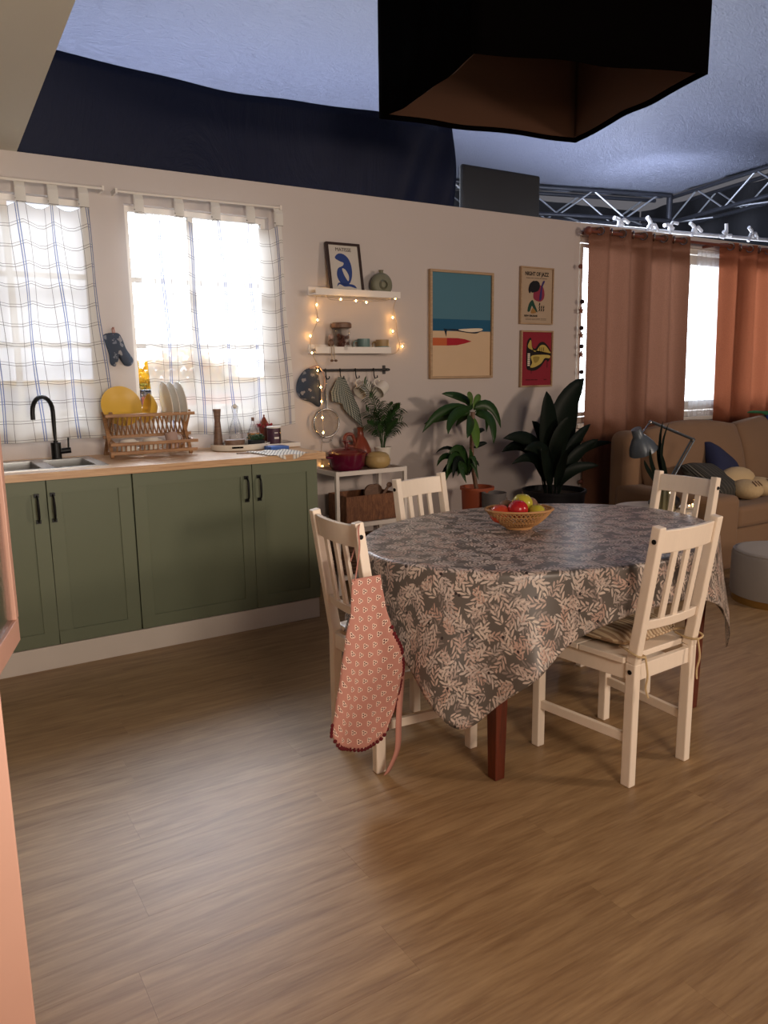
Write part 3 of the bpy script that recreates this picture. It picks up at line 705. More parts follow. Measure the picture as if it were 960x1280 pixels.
o = plate(.115, .02, None).build('platter', M['yellow'], smooth=50); o.location = (1.05, RY+.125, RZ+.278); o.rotation_euler = (PI/2-.30, 0, 0.1); tag(o, 'yellow round platter leaning at the back of the dish rack', 'platter')
g = MB().lathe([(.001, 0), (.03, 0), (.052, .055), (.05, .055), (.028, .004), (.001, .004)], 24).build('bowl', M['glass'], smooth=50); g.location = (1.0, RY+.06, RZ+.215); g.rotation_euler = (PI/2+.5, 0, 0); tag(g, 'small clear glass bowl tilted at the left end of the dish rack', 'bowl')
def mug(r, h, m_, label, loc, rot, group=None, hm=None):
    t = thing('mug', label, 'mug', loc, 0, group); t.rotation_euler = rot
    MB().lathe([(.001, 0), (r*.85, 0), (r, h*.15), (r, h), (r*.93, h), (r*.92, h*.15), (r*.6, .006), (.001, .006)], 28).build('body', m_, t, smooth=45)
    MB().tube(catmull([(r*.92, 0, h*.8), (r*1.5, 0, h*.78), (r*1.62, 0, h*.5), (r*1.4, 0, h*.24), (r*.95, 0, h*.22)], 5), r*.12, 8).build('handle', m_, t, smooth=60)
    return t
mug(.046, .065, M['white_ceramic'], 'white cup upside down on the lower tier of the rack, left one', (1.055, RY+.04, RZ+.098), (PI-.15, 0, .3), 'cups on the lower tier of the rack')
mug(.046, .065, M['white_ceramic'], 'white cup upside down on the lower tier of the rack, middle one', (1.185, RY+.04, RZ+.100), (PI-.15, 0, .3), 'cups on the lower tier of the rack')
mug(.036, .095, M['mugpink'], 'dusty pink mug upside down at the right of the lower rack tier', (1.30, RY+.04, RZ+.128), (PI-.1, -.15, -.4), 'cups on the lower tier of the rack')

# ------------------------------------------------------------------ tray and things on the worktop
ty = 4.45
t = thing('oval_tray', 'white oval tray with cut-out handle on the worktop', 'tray', (1.735, ty, .995))
MB().lathe([(.001, 0), (.17, 0), (.18, .004), (.186, .038), (.18, .038), (.174, .01), (.001, .008)], 48, sy=.72).build('tray_body', M['white_ceramic'], t, smooth=50)
MB().bar((-.10, -.118, .023), (-.035, -.131, .023), .004, .010).build('handle_slot', M['dark'], t)
tz = .995+.0085
t = thing('pepper_mill', 'tall wooden pepper mill at the left of the white tray', 'pepper mill', (1.605, ty+.03, tz))
MB().lathe([(.001, 0), (.03, 0), (.027, .05), (.022, .11), (.018, .165), (.001, .165)], 20).build('body', M['brownwood'], t, smooth=50)
MB().lathe([(.001, .165), (.017, .165), (.024, .235), (.023, .24), (.001, .24)], 20).build('head', M['brownwood'], t, smooth=50)
def rbox(sx, sy, sz): return MB().box((-sx/2, -sy/2, 0), (sx/2, sy/2, sz))
t = thing('wooden_box', 'low oval wooden lidded box at the front of the white tray', 'box', (1.675, ty-.06, tz))
MB().lathe([(.001, 0), (.058, 0), (.06, .045), (.001, .045)], 28, sy=.7).build('body', M['brownwood'], t, smooth=40); MB().lathe([(.001, .045), (.063, .045), (.063, .058), (.001, .06)], 28, sy=.7).build('lid', M['brownwood'], t, smooth=40)
t = thing('swing_top_bottle', 'clear glass swing-top bottle on the tray beside the pepper mill', 'bottle', (1.725, ty+.045, tz))
MB().lathe([(.001, 0), (.042, 0), (.044, .01), (.044, .09), (.035, .13), (.016, .185), (.013, .235), (.017, .24), (.014, .24), (.010, .235), (.013, .185), (.031, .13), (.040, .09), (.040, .012), (.001, .006)], 24).build('body', M['glass'], t, smooth=50)
MB().ball((0, 0, .25), .014, 10).build('stopper', M['white_ceramic'], t, smooth=60); MB().tube([(.015, 0, .21), (.02, 0, .25), (0, 0, .266), (-.02, 0, .25), (-.015, 0, .21)], .002, 6).build('wire_bail', M['steel'], t)
t = thing('oil_bottle', 'small clear bottle with orange label and cork on the tray', 'bottle', (1.835, ty+.035, tz))
MB().lathe([(.001, 0), (.034, 0), (.036, .01), (.036, .085), (.02, .12), (.011, .145), (.011, .16), (.008, .16), (.008, .143), (.017, .118), (.033, .083), (.033, .01), (.001, .006)], 24).build('body', M['glass'], t, smooth=50)
MB().lathe([(.0365, .03), (.0368, .10-.03), (.0368, .085)], 20, ang=PI*1.1, M=R(-PI*1.05, 'Z')).build('label', mat('orange_label', '#c98a4a', .7), t)
MB().cyl((0, 0, .158), .010, .022, 10).build('cork', M['brownwood'], t)
t = thing('spirit_bottle', 'slim clear pourer bottle behind the orange labelled bottle', 'bottle', (1.865, ty+.075, tz))
MB().lathe([(.001, 0), (.022, 0), (.023, .10), (.008, .15), (.007, .235), (.001, .235)], 18).build('body', M['glass'], t, smooth=50)
t = thing('herb_planter', 'small black planter of green herbs on the tray', 'planter', (1.815, ty-.055, tz))
MB().box((-.045, -.028, 0), (.045, .028, .05)).build('pot', M['planter'], t, bevel=.004)
hm = MB(); rnd = random.Random(5)
for i in range(90):
    a = Vector((rnd.uniform(-.04, .04), rnd.uniform(-.022, .022), .05)); c = a+Vector((rnd.uniform(-.022, .022), rnd.uniform(-.02, .02), rnd.uniform(.005, .032)))
    hm.ball(c, .006, 5, (1, 1, .5))
    hm.tube([a, c], .0012, 4)
ho = hm.build('herbs', M['palm'], t); ho['kind'] = 'stuff'
t = thing('wooden_tray', 'shallow pale wooden tray at the right end of the worktop', 'tray', (1.975, ty+.02, .995))
MB().box((-.11, -.13, 0), (.11, .13, .006)).build('base', M['framewood'], t)
for a, c in (((-.11, -.13), (.11, -.12)), ((-.11, .12), (.11, .13)), ((-.11, -.12), (-.10, .12)), ((.10, -.12), (.11, .12))): MB().box((a[0], a[1], .0062), (c[0], c[1], .03)).build('edge', M['white'], t)
t = thing('coffee_tin', 'dark purple tin with pale lid in the wooden tray', 'tin', (1.945, ty-.03, 1.0015))
MB().lathe([(.001, 0), (.043, 0), (.043, .115), (.001, .115)], 28).build('body', mat('purple_label', '#4a2a3c', .45), t, smooth=40)
MB().lathe([(.0435, .0), (.0435, .115)], 8, ang=.9, M=R(-1.1, 'Z')).build('silver_seam', M['steel'], t, smooth=40)
MB().lathe([(.001, .115), (.045, .115), (.045, .125), (.001, .126)], 28).build('lid', M['white'], t, smooth=40)
MB().box((-.018, -.0455, .05), (.012, -.0440, .062)).box((-.016, -.0455, .085), (.006, -.0440, .09)).build('label_print', M['white'], t)
t = thing('tagine_ornament', 'small dark red cone ornament ringed by red berries behind the tin', 'ornament', (1.935, ty+.095, 1.0015))
MB().lathe([(.001, 0), (.03, 0), (.034, .11), (.03, .13), (.008, .175), (.004, .18), (.006, .19), (.001, .193)], 20).build('cone', M['jug'], t, smooth=40)
for i in range(12):
    a = i*2*PI/12; MB().ball((.045*math.cos(a), .045*math.sin(a), .125+.006*math.sin(i*3)), .009, 6).build('berry', mat('berry_red', '#9c2430', .4) if i == 0 else bpy.data.materials['berry_red'], t, smooth=60)
t = tag(MB().box((-.06, -.045, 0), (.06, .045, .022)).box((-.058, -.047, .003), (.03, -.0445, .019)).build('paperback', [mat('book_blue', '#3f68b4', .6)], bevel=.001), 'small blue-spined book lying before the dark tin', 'book'); t.location = (1.90, ty-.165, .996); t.rotation_euler = (0, 0, .05)
def nap(u, v):
    x = 1.68+u*.24; y = CY-.03+.24*(1-v)+.03; z = .9985
    x += .03*v
    if v > .8: y = CY-.028-(.006*math.sin(u*9)); z = .998-(v-.8)*5*.035*math.sin(PI*min(1, max(0, u*1.3-.2)))
    return (x, y, z+.002*math.sin(u*14)*(1 if v < .8 else 0)+.002)
t = tag(MB().grid(nap, 24, 20).build('striped_napkin', stripes('napkin_stripe', ['#e8e2d6', '#e8e2d6', '#e8e2d6', '#8f8c88'], .018, 0, .5), smooth=80, solid=.002), 'white napkin with fine grey stripes hanging over the worktop edge', 'napkin')
t = thing('butter_knife', 'dark handled knife lying before the white tray', 'knife', (1.60, 4.17, .998), -.1)
MB().bar((0, 0, .003), (.07, 0, .003), .014, .006).build('handle', M['brownwood'], t); MB().bar((.07, 0, .003), (.17, 0, .003), .012, .002).build('blade', M['steel'], t)

# ================================================================== CHECKED TAB CURTAINS
def tab_curtain(label, x0t, x1t, x0b, x1b, zb0, zb1, rod0, rod1, tabs, lift=None):
    t = thing('tab_curtain', label, 'curtain', ((x0t+x1t)/2, WY-.09, zb0), 0, 'checked tab curtains at the kitchen windows')
    ox, oy, oz = t.location
    def top(u):
        ph = [((tx-x0t)/(x1t-x0t)) for tx in tabs]
        d = min(abs(u-p) for p in ph); return 2.355-min(.035, d*.45)
    def f(u, v):
        x = (x0t+(x1t-x0t)*u)*(1-v)+(x0b+(x1b-x0b)*u)*v
        zt = top(u); zb = zb0+(zb1-zb0)*u
        if lift: zb += lift(u)
        z = zt+(zb-zt)*v
        y = .016*math.sin(u*29+v*1.5)*(.5+.5*v)+.010*math.sin(u*13+1)+.03*v
        x += .006*math.sin(v*9+u*20)
        return (x-ox, -y, z-oz)
    MB().grid(f, 90, 40, uv=lambda u, v: (u*(x1b-x0b)*1.12, v*1.26)).build('cloth', M['sheer'], t, smooth=80)
    for tx in tabs:
        u = (tx-x0t)/(x1t-x0t); z = top(u)
        def g(a, b, tx=tx, z=z): return (tx+(a-.5)*.05-ox, (-.012 if b < .5 else .012)-.002*math.sin(PI*b), z+.108*(1-abs(2*b-1))-.008-oz)
        MB().grid(g, 2, 6, uv=lambda u, v: (u*.05+.02, v*.1)).build('tab', M['sheer'], t)
    return t
for lb, a, c in (('thin white rod over the left kitchen window', .08, 1.06), ('thin white rod over the right kitchen window', 1.13, 2.12)):
    rd = MB().tube([(a, WY-.09, 2.452), (c, WY-.09, 2.458)], .007, 8).box((a-.006, WY-.1, 2.44), (a+.006, WY, 2.465)).box((c-.006, WY-.1, 2.446), (c+.006, WY, 2.47)).build('curtain_rod', M['white']); tag(rd, lb, 'curtain rod', 'white rods of the kitchen curtains')
tab_curtain('white sheer checked tab curtain over the left kitchen window', .15, .97, .13, 1.03, 1.09, 1.105, 0, 0, [.18, .46, .64, .80, .955])
tab_curtain('white sheer checked tab curtain over the right kitchen window, beside the wall shelves', 1.225, 2.115, 1.235, 2.165, 1.10, 1.13, 0, 0, [1.25, 1.48, 1.70, 1.92, 2.105],
            lambda u: -.035*math.exp(-((u-.55)/.3)**2)+.05*max(0, u-.85)/.15*0)

# oven glove on the pier between windows
t = thing('oven_glove', 'dark floral oven glove hung on the pier between kitchen windows', 'oven glove', (1.08, WY-.012, 1.69))
def blob(outline, th, m_, name, par, nz=6, mat2=None):
    """puffy cloth shape from an outline in the xz plane"""
    o = catmull([(x, 0, z) for x, z in outline], 5, True); c = sum(o, Vector())/len(o); n = len(o)
    b = MB(); rings = []
    for k in range(nz+1):
        a = PI/2*k/nz; s_ = math.sin(a)
        rings.append([(c.x+(p.x-c.x)*s_, -th*math.cos(a), c.z+(p.z-c.z)*s_) for p in o])
    vs = [v for rg in rings for v in rg]+[(p.x, th*.15, p.z) for p in o]; fs = []
    for k in range(nz+1):
        for j in range(n): fs.append((k*n+j, k*n+(j+1) % n, (k+1)*n+(j+1) % n, (k+1)*n+j))
    fs.append(tuple(range((nz+1)*n, (nz+2)*n)))
    b.add(vs, fs); return b.build(name, m_, par, smooth=70)
blob([(-.055, -.01), (.02, .0), (.045, -.03), (.065, -.09), (.10, -.15), (.085, -.185), (.05, -.185), (.025, -.15), (.015, -.135), (.01, -.165), (-.005, -.19), (-.03, -.175), (-.035, -.12), (-.05, -.06)], .028, M['floral'], 'glove_body', t)
MB().tube([(-.005, -.004, 0), (-.01, -.012, .025), (.0, -.012, .03), (.005, -.004, 0)], .003, 6).build('loop', M['pinkstrap'], t); MB().cyl((0, 0, .02), .006, .012, 8).build('peg', M['brownwood'], t)

# ================================================================== WALL SHELVES
def ledge(label, x0, x1, z):
    t = thing('picture_ledge', label, 'shelf', (x0, WY, z), 0, 'white picture ledges'); L_ = x1-x0
    b = MB(); b.box((0, -.115, 0), (L_, -.0, .012)); b.box((0, -.012, .012), (L_, 0, .06)); b.build('shelf_board', M['white'], t, bevel=.001)
    MB().box((0, -.118, 0), (L_, -.1155, .042)).build('front_lip', M['white'], t)
    return t
ZL1, ZL2 = 1.945, 1.575
ledge('upper white picture ledge carrying the framed blue print', 2.335, 2.985, ZL1)
ledge('lower white picture ledge carrying jar and cups', 2.325, 2.905, ZL2)
SYC = WY-.062
# framed blue print leaning on ledge
def framed(name, label, x, z, w_, h_, fw, fm, y, tilt=0, paper='#d9d0c2', depth=.022, cat='picture', rz=0):
    t = thing(name, label, cat, (x, y, z)); t.rotation_euler = (tilt, rz, 0)
    MB().box((fw*.6, -depth*.5, fw*.6), (w_-fw*.6, -.002, h_-fw*.6)).build('print', mat('paper_'+paper[1:], paper, .8), t)
    for nm, a, c in (('frame_side', (0, 0), (fw, h_)), ('frame_side', (w_-fw, 0), (w_, h_)), ('frame_side', (fw, 0), (w_-fw, fw)), ('frame_side', (fw, h_-fw), (w_-fw, h_))):
        MB().box((a[0], -depth, a[1]), (c[0], 0, c[1])).build(nm, fm, t, bevel=.001)
    return t
def shape(par, pts, m_, y, nm='printed_shape', smooth_=True):
    o = [(p.x, p.z) for p in catmull([(x, 0, z) for x, z in pts], 6, True)] if smooth_ else pts
    b = MB(); n = len(o); b.prism(o, .0004); ob = b.build(nm, m_, par, loc=(0, y, 0)); return ob
def flat(c, r=.85): 
    k = 'ink_'+c[1:]
    return bpy.data.materials.get(k) or mat(k, c, r, var=.01)
def box_print(par, a, c, m_, y): return MB().box((a[0], y, a[1]), (c[0], y+.0006, c[1])).build('printed_shape', m_, par)
bp = framed('framed_print', 'dark framed print with blue curved shape leaning on the upper ledge', 2.455, ZL1+.013, .255, .335, .016, M['darkframe'], WY-.085, -.18, '#c9c3ba', .02)
y_ = -.0114
BL = flat('#2f4480')
shape(bp, [(.060, .235), (.085, .262), (.125, .262), (.160, .235), (.178, .185), (.176, .125), (.155, .075), (.118, .055), (.080, .075), (.062, .12), (.075, .165), (.112, .185), (.12, .205), (.09, .215)], BL, y_)
shape(bp, [(.055, .045), (.075, .062), (.11, .048), (.15, .050), (.20, .040), (.18, .062), (.12, .068), (.07, .072)], BL, y_)
shape(bp, [(.105, .165), (.118, .12), (.142, .085), (.15, .12), (.128, .16)], flat('#c9c3ba'), y_-.0006)
lettering('lettering', 'MATISSE', .034, flat('#4a4038'), bp, (.128, y_-.0004, .280), squeeze=.95)
box_print(bp, (.06, .030), (.20, .0325), flat('#6a5f55'), y_)
# round ring vase
t = thing('ring_vase', 'grey-green round flask vase with a centre ring on the upper ledge', 'vase', (2.865, SYC, ZL1+.013))
MB().lathe([(.001, -.028), (.02, -.028), (.035, -.03), (.06, -.03), (.078, -.018), (.082, 0), (.078, .018), (.06, .03), (.001, .03)], 32, T(0, 0, .075) @ R(PI/2, 'X')).build('body', mat('vase_glaze', '#7a7a66', .5, var=.15), t, smooth=60)
MB().lathe([(.024, 0), (.02, .012), (.024, .02), (.032, .012), (.036, 0)], 24, T(0, -.026, .075) @ R(PI/2, 'X')).build('ring', bpy.data.materials['vase_glaze'], t, smooth=60)
MB().lathe([(.022, .142), (.014, .158), (.016, .17), (.019, .172), (.013, .17), (.010, .158)], 16).build('neck', bpy.data.materials['vase_glaze'], t, smooth=60)
# jar with wooden lid
t = thing('storage_jar', 'glass storage jar of dried pods with a wide wooden lid', 'jar', (2.548, SYC, ZL2+.013))
MB().lathe([(.001, 0), (.055, 0), (.058, .01), (.058, .14), (.05, .15), (.047, .15), (.055, .138), (.055, .012), (.001, .008)], 28).build('glass_body', M['glass'], t, smooth=50)
MB().lathe([(.001, .15), (.055, .15), (.068, .155), (.068, .18), (.06, .188), (.001, .19)], 28).build('lid', M['brownwood'], t, smooth=40)
pm2 = MB(); rnd = random.Random(9)
for i in range(70):
    a = rnd.uniform(0, 6.28); rr = rnd.uniform(0, .042); pm2.ball((rr*math.cos(a), rr*math.sin(a), rnd.uniform(.02, .105)), rnd.uniform(.006, .011), 5, (1, .6, 1.4))
po = pm2.build('dried_pods', mat('pods', '#7a4a3a', .8), t); po['kind'] = 'stuff'
mug(.043, .085, mat('teal_glaze', '#6d8886', .35), 'plain teal mug beside the glass jar on the lower ledge', (2.715, SYC-.005, ZL2+.013), (0, 0, PI-.3), 'mugs on the lower ledge')
m2 = mug(.045, .080, mat('sand_glaze', '#a58a62', .4), 'brown and teal banded mug at the right of the lower ledge', (2.865, SYC-.005, ZL2+.013), (0, 0, PI-.9), 'mugs on the lower ledge')
MB().lathe([(.0392, .001), (.0457, .012), (.0462, .036)], 28).build('teal_band', bpy.data.materials['teal_glaze'], m2, smooth=40)
# little dangling figure
t = thing('shelf_sitter', 'small brown sitting figure with dangling legs on the lower ledge edge', 'figurine', (2.44, WY-.110, ZL2+.044))
MB().ball((0, 0, .022), .022, 10, (1, .8, 1.1)).build('body', M['brownwood'], t, smooth=60); MB().ball((0, -.002, .062), .018, 10).build('head', M['mugpink'], t, smooth=60)
for dx in (-.008, .01): MB().tube([(dx, -.012, .008), (dx+.002, -.02, -.01), (dx+.004, -.02, -.085)], .0035, 6).build('leg', M['cable'], t); MB().ball((dx*1.6+.006, -.022, -.092), .010, 8, (1.3, 1.2, .8)).build('shoe', M['brownwood'], t, smooth=60)
# hook rail
t = thing('hook_rail', 'black metal hook rail under the lower ledge', 'rail', (2.39, WY, 1.465))
MB().tube([(-.0, -.045, 0), (.545, -.045, 0)], .008, 10).build('bar', M['black'], t)
for x in (.0, .525): MB().box((x-.008, -.055, -.010), (x+.008, 0, .010)).box((x-.012, -.006, -.03), (x+.012, -.001, .03)).build('bracket', M['black'], t, bevel=.002)
HX = (2.425, 2.535, 2.655, 2.80)
for hx in HX: MB().tube(catmull([(hx-2.39+.006, -.037, .008), (hx-2.39, -.056, .006), (hx-2.39, -.056, -.03), (hx-2.39+.004, -.066, -.058), (hx-2.39+.016, -.074, -.05), (hx-2.39+.016, -.074, -.038)], 4), .004, 8).build('hook', M['black'], t, smooth=60)
# bag
t = thing('quilted_bag', 'dark blue star-patterned quilted bag hanging left of the hook rail', 'bag', (2.33, WY-.02, 1.48))
blob([(.0, .0), (.045, -.02), (.065, -.09), (.07, -.17), (.06, -.255), (.0, -.225), (-.07, -.20), (-.105, -.15), (-.095, -.08), (-.05, -.02)], .05, M['floral'], 'bag_body', t)
MB().tube(catmull([(-.02, -.03, 0), (.03, -.06, .012), (.075, -.05, -.05), (.085, -.03, -.12), (.06, -.04, -.16)], 6), .006, 6).build('piping', M['mugpink'], t, smooth=60)
# strainer
t = thing('strainer', 'round wire mesh strainer with steel rim hanging from the hook rail', 'strainer', (2.425, WY-.05, 1.115))
rr = .095
MB().tube([(rr*math.cos(a), 0, rr*math.sin(a)) for a in [2*PI*i/36 for i in range(36)]], .006, 8, True).build('rim', M['steel'], t, smooth=60)
MB().lathe([(rr-.004, 0), (rr*.85, .018), (rr*.5, .034), (.001, .038)], 32, R(-PI/2, 'X') ).build('mesh_basket', M['net'], t, smooth=60)
MB().tube([(-.006, 0, rr), (-.004, 0, .30), (0, -.004, .315), (.006, 0, .30), (.008, 0, rr)], .004, 6).build('handle', M['steel'], t, smooth=60)
MB().tube(catmull([(-.045, 0, -rr*.88), (-.03, 0, -rr-.03), (.03, 0, -rr-.03), (.045, 0, -rr*.88)], 5), .003, 6).build('rest_loop', M['steel'], t, smooth=60)
# towel
t = thing('tea_towel', 'dark green gingham tea towel hanging from the second hook', 'tea towel', (2.535, WY-.07, 1.42))
def tw(u, v):
    w_ = .03+.085*min(1, v*1.6); x = (u-.5)*2*w_; zlen = .14+.21*u
    if u < .35: zlen = .17+.05*u
    y = .007*math.cos(u*13)*min(1, .3+v)
    return (x*.8+.05*v*(u-.1)+.02*v, y-.01*v, -.0-zlen*v*(1.02-.12*abs(u-.7)))
MB().grid(tw, 40, 20, uv=lambda u, v: (u*.22, v*.34)).build('cloth', M['gingham'], t, smooth=80, solid=.003)
for i, hx in enumerate(HX[2:]):
    o = mug(.048, .088, M['white_ceramic'], ('white mug hanging from the third hook of the rail', 'white mug hanging from the rightmost hook of the rail')[i], (hx+.055, WY-.075, 1.30), (0, 0, 0), 'white mugs hanging from the hook rail')
    o.rotation_euler = (.3, PI+.95, 0); o.location = (hx+.068, WY-.08, 1.36)

# ------------------------------------------------------------------ posters
P = framed('framed_poster', 'large pale wood framed poster of blue sea, boats and sand', 3.30, 1.395, .585, .775, .018, M['framewood'], WY-.001, 0, '#d3b795', .03)
y0 = -.0160; W_, H_ = .585, .775
box_print(P, (.012, .43), (W_-.012, H_-.012), flat('#4e7a8c'), y0); box_print(P, (.012, .345), (W_-.012, .43), flat('#1f5878'), y0-.0003)
shape(P, [(.14, .355), (.20, .350), (.40, .330), (.46, .340), (.49, .355), (.48, .366), (.40, .368), (.30, .358), (.20, .36)], flat('#142436'), y0-.0012)
shape(P, [(.26, .356), (.36, .340), (.45, .345), (.49, .358), (.47, .368), (.38, .366)], flat('#e6d6bd'), y0-.0018)
shape(P, [(.125, .362), (.158, .358), (.152, .335), (.150, .302)], flat('#142436'), y0-.0012, smooth_=False)
box_print(P, (.012, .24), (.155, .295), flat('#c2633a'), y0-.0006)
shape(P, [(.155, .295), (.25, .295), (.32, .288), (.385, .272), (.32, .256), (.25, .243), (.155, .24)], flat('#a8202e'), y0-.0009, smooth_=False)
P2 = framed('framed_poster', 'small pale wood framed poster headed in black capitals, upper of two', 4.16, 1.805, .345, .435, .010, M['framewood'], WY-.001, 0, '#b39e86', .025)
y0 = -.0137
lettering('lettering', 'NIGHT OF JAZZ', .040, flat('#15110f'), P2, (.172, y0, .370), bold=.0012, squeeze=.86)
[box_print(P2, (x_, .349), (x_+w_q, .3525), flat('#3a302a'), y0) for x_, w_q in ((.06, .045), (.11, .03), (.145, .05), (.20, .02), (.225, .055))]
shape(P2, [(.10, .235), (.12, .27), (.145, .33), (.115, .32), (.095, .30), (.085, .26)], flat('#15151c'), y0-.0012)
shape(P2, [(.15, .33), (.19, .325), (.205, .295), (.19, .26), (.15, .245), (.115, .245), (.115, .29)], flat('#15151c'), y0-.0006)
shape(P2, [(.14, .20), (.15, .27), (.19, .30), (.235, .29), (.255, .24), (.245, .195), (.20, .175)], flat('#8c2f46'), y0)
shape(P2, [(.20, .19), (.225, .20), (.23, .28), (.255, .33), (.235, .33), (.215, .28)], flat('#3a2f66'), y0-.0012)
shape(P2, [(.08, .10), (.095, .155), (.13, .185), (.155, .15), (.185, .095), (.15, .11), (.125, .14), (.105, .10)], flat('#1f4436'), y0)
shape(P2, [(.115, .085), (.135, .125), (.17, .09)], flat('#9c7440'), y0-.0006)
for i in range(7): shape(P2, [(.20+.022*(i % 3)-.003, .10+.022*(i//3)), (.207+.022*(i % 3), .125+.022*(i//3)), (.212+.022*(i % 3), .11+.022*(i//3))], flat('#1c1712'), y0)
lettering('lettering', 'NEW ORLEANS', .020, flat('#15110f'), P2, (.115, y0, .058), bold=.0008)
[box_print(P2, (x_, zz), (x_+w_q, zz+.0025), flat('#3a302a'), y0) for zz in (.034, .043) for x_, w_q in ((.06, .06), (.125, .035), (.165, .05), (.22, .06))]
P3 = framed('framed_poster', 'small red framed poster with a yellow piano shape, lower of two', 4.175, 1.317, .340, .44, .012, M['framewood'], WY-.001, 0, '#8c2030', .025)
shape(P3, [(.065, .16), (.065, .33), (.085, .375), (.11, .38), (.12, .32), (.155, .30), (.20, .345), (.25, .35), (.31, .30), (.325, .25), (.30, .20), (.27, .21), (.22, .16), (.16, .13), (.10, .13)], flat('#1a1210'), y0-.0003)
shape(P3, [(.09, .30), (.095, .36), (.11, .36), (.12, .31), (.155, .275), (.21, .325), (.26, .325), (.305, .285), (.305, .265)], flat('#b8a052'), y0-.0012)
shape(P3, [(.12, .245), (.30, .25), (.31, .225), (.26, .225), (.22, .185), (.15, .155), (.105, .155), (.125, .19)], flat('#c2ac5c'), y0-.0012)
shape(P3, [(.135, .235), (.20, .235), (.185, .20), (.15, .19)], flat('#94803c'), y0-.0016)
for i in range(7): box_print(P3, (.075, .165+.0145*i), (.10, .176+.0145*i), flat('#e0d4c0'), y0-.0016)
for i in range(3): box_print(P3, (.20+.02*i, .27+.006*i), (.206+.02*i, .31), flat('#1a1210'), y0-.0018)
box_print(P3, (.115, .105), (.12, .135), flat('#1a1210'), y0); box_print(P3, (.285, .15), (.29, .21), flat('#1a1210'), y0)
[box_print(P3, (x_, .052), (x_+w_q, .060), flat('#5a1018'), y0) for x_, w_q in ((.06, .05), (.115, .035), (.155, .03), (.255, .03))]

# ================================================================== STRING LIGHTS
def strlight(pts_px, label, bulbs, rc=.0018):
    t = thing('string_lights', label, 'string lights', (0, 0, 0))
    P_ = [at(px, py, Y) for px, py, Y in pts_px]
    MB().tube(catmull(P_, 6), rc, 5).build('cable', M['cable'], t, smooth=60)
    for px, py, Y in bulbs:
        p = at(px, py, Y); b = MB(); b.ball(p, .0048, 8, (1, 1, 1.3)); b.build('bulb', M['bulb'], t, smooth=60)
    return t
a_, c_ = WY-.125, WY-.02
strlight([(406, 365, WY-.04), (412, 374, a_), (426, 375, a_-.004), (445, 376, a_-.004), (458, 377, a_-.004), (480, 376, a_-.004), (494, 373, a_+.02), (492, 385, c_), (495, 400, c_), (497, 420, c_), (500, 432, c_), (495, 441, c_), (484, 443, a_)], 'warm string lights draped along the front of the upper ledge', 
         [(406, 365, WY-.04), (426, 374, a_-.01), (445, 376, a_-.01), (458, 378, a_-.01), (494, 373, a_+.02), (491, 397, c_-.01), (491, 414, c_-.01), (503, 433, c_-.01)])
strlight([(396, 366, WY-.04), (395, 380, c_), (397, 400, c_), (389, 420, c_), (388, 430, c_), (390, 441, a_), (396, 455, WY-.06), (397, 463, WY-.06), (401, 483, WY-.09), (402, 502, WY-.10), (403, 522, WY-.10), (404, 541, WY-.10), (402, 560, c_), (403, 584, c_)], 'warm string lights hanging down past the bag and strainer',
         [(396, 381, c_-.01), (397, 400, c_-.01), (388, 420, c_-.01), (390, 441, a_-.012), (397, 463, WY-.075), (401, 484, WY-.10), (402, 502, WY-.11), (403, 522, WY-.11), (404, 541, WY-.11), (403, 583, WY-.03)])

# ================================================================== WHITE SHELF TABLE AND ITS THINGS
TX0, TX1, TY0, TY1, TZ = 2.31, 2.855, 4.30, 4.655, .822
t = thing('metal_shelf_unit', 'white metal frame shelf table between the worktop and the chair', 'shelf unit', (TX0, TY0, 0)); w_, d_2 = TX1-TX0, TY1-TY0
for x in (0, w_-.024):
    for y in (0, d_2-.024): MB().box((x, y, 0), (x+.024, y+.024, TZ-.0)).build('leg', M['white'], t, bevel=.002)
for z in (TZ-.03, .445, .10):
    r = MB()
    r.box((.024, 0, z), (w_-.024, .02, z+.028)).box((.024, d_2-.02, z), (w_-.024, d_2, z+.028)).box((0, .024, z), (.02, d_2-.024, z+.028)).box((w_-.02, .024, z), (w_, d_2-.024, z+.028))
    sh = r.build('shelf_frame', M['white'], t); MB().box((.02, .02, z+.012), (w_-.02, d_2-.02, z+.024)).build('shelf_panel', mat('shelf_brown', '#8a7463', .6) if z > .8 else bpy.data.materials.get('shelf_brown') or mat('shelf_brown', '#8a7463', .6), t)
TS = TZ-.005
t = thing('casserole', 'burgundy enamel casserole with red lid and knob on the shelf table', 'casserole', (2.465, 4.435, TS))
MB().lathe([(.001, 0), (.10, 0), (.118, .03), (.128, .10), (.001, .10)], 32).build('pot', M['oven'], t, smooth=40)
for s_ in (-1, 1): MB().tube(catmull([(s_*.12, -.03, .085), (s_*.155, -.02, .09), (s_*.155, .02, .09), (s_*.12, .03, .085)], 4), .008, 8).build('handle', M['oven'], t, smooth=60)
ld = MB().lathe([(.130, .10), (.132, .112), (.10, .132), (.03, .145), (.001, .147)], 32).build('lid', M['ovenlid'], t, smooth=40); MB().lathe([(.001, .145), (.011, .145), (.010, .175), (.03, .182), (.028, .192), (.001, .193)], 18).build('knob', M['ovenlid'], ld, smooth=40)
t = thing('clay_jug', 'reddish brown glazed jug with narrow neck and loop handle', 'jug', (2.655, 4.575, TS))
MB().lathe([(.001, 0), (.05, 0), (.075, .06), (.072, .11), (.045, .17), (.024, .20), (.020, .245), (.026, .26), (.022, .262), (.001, .25)], 28).build('body', M['jug'], t, smooth=60)
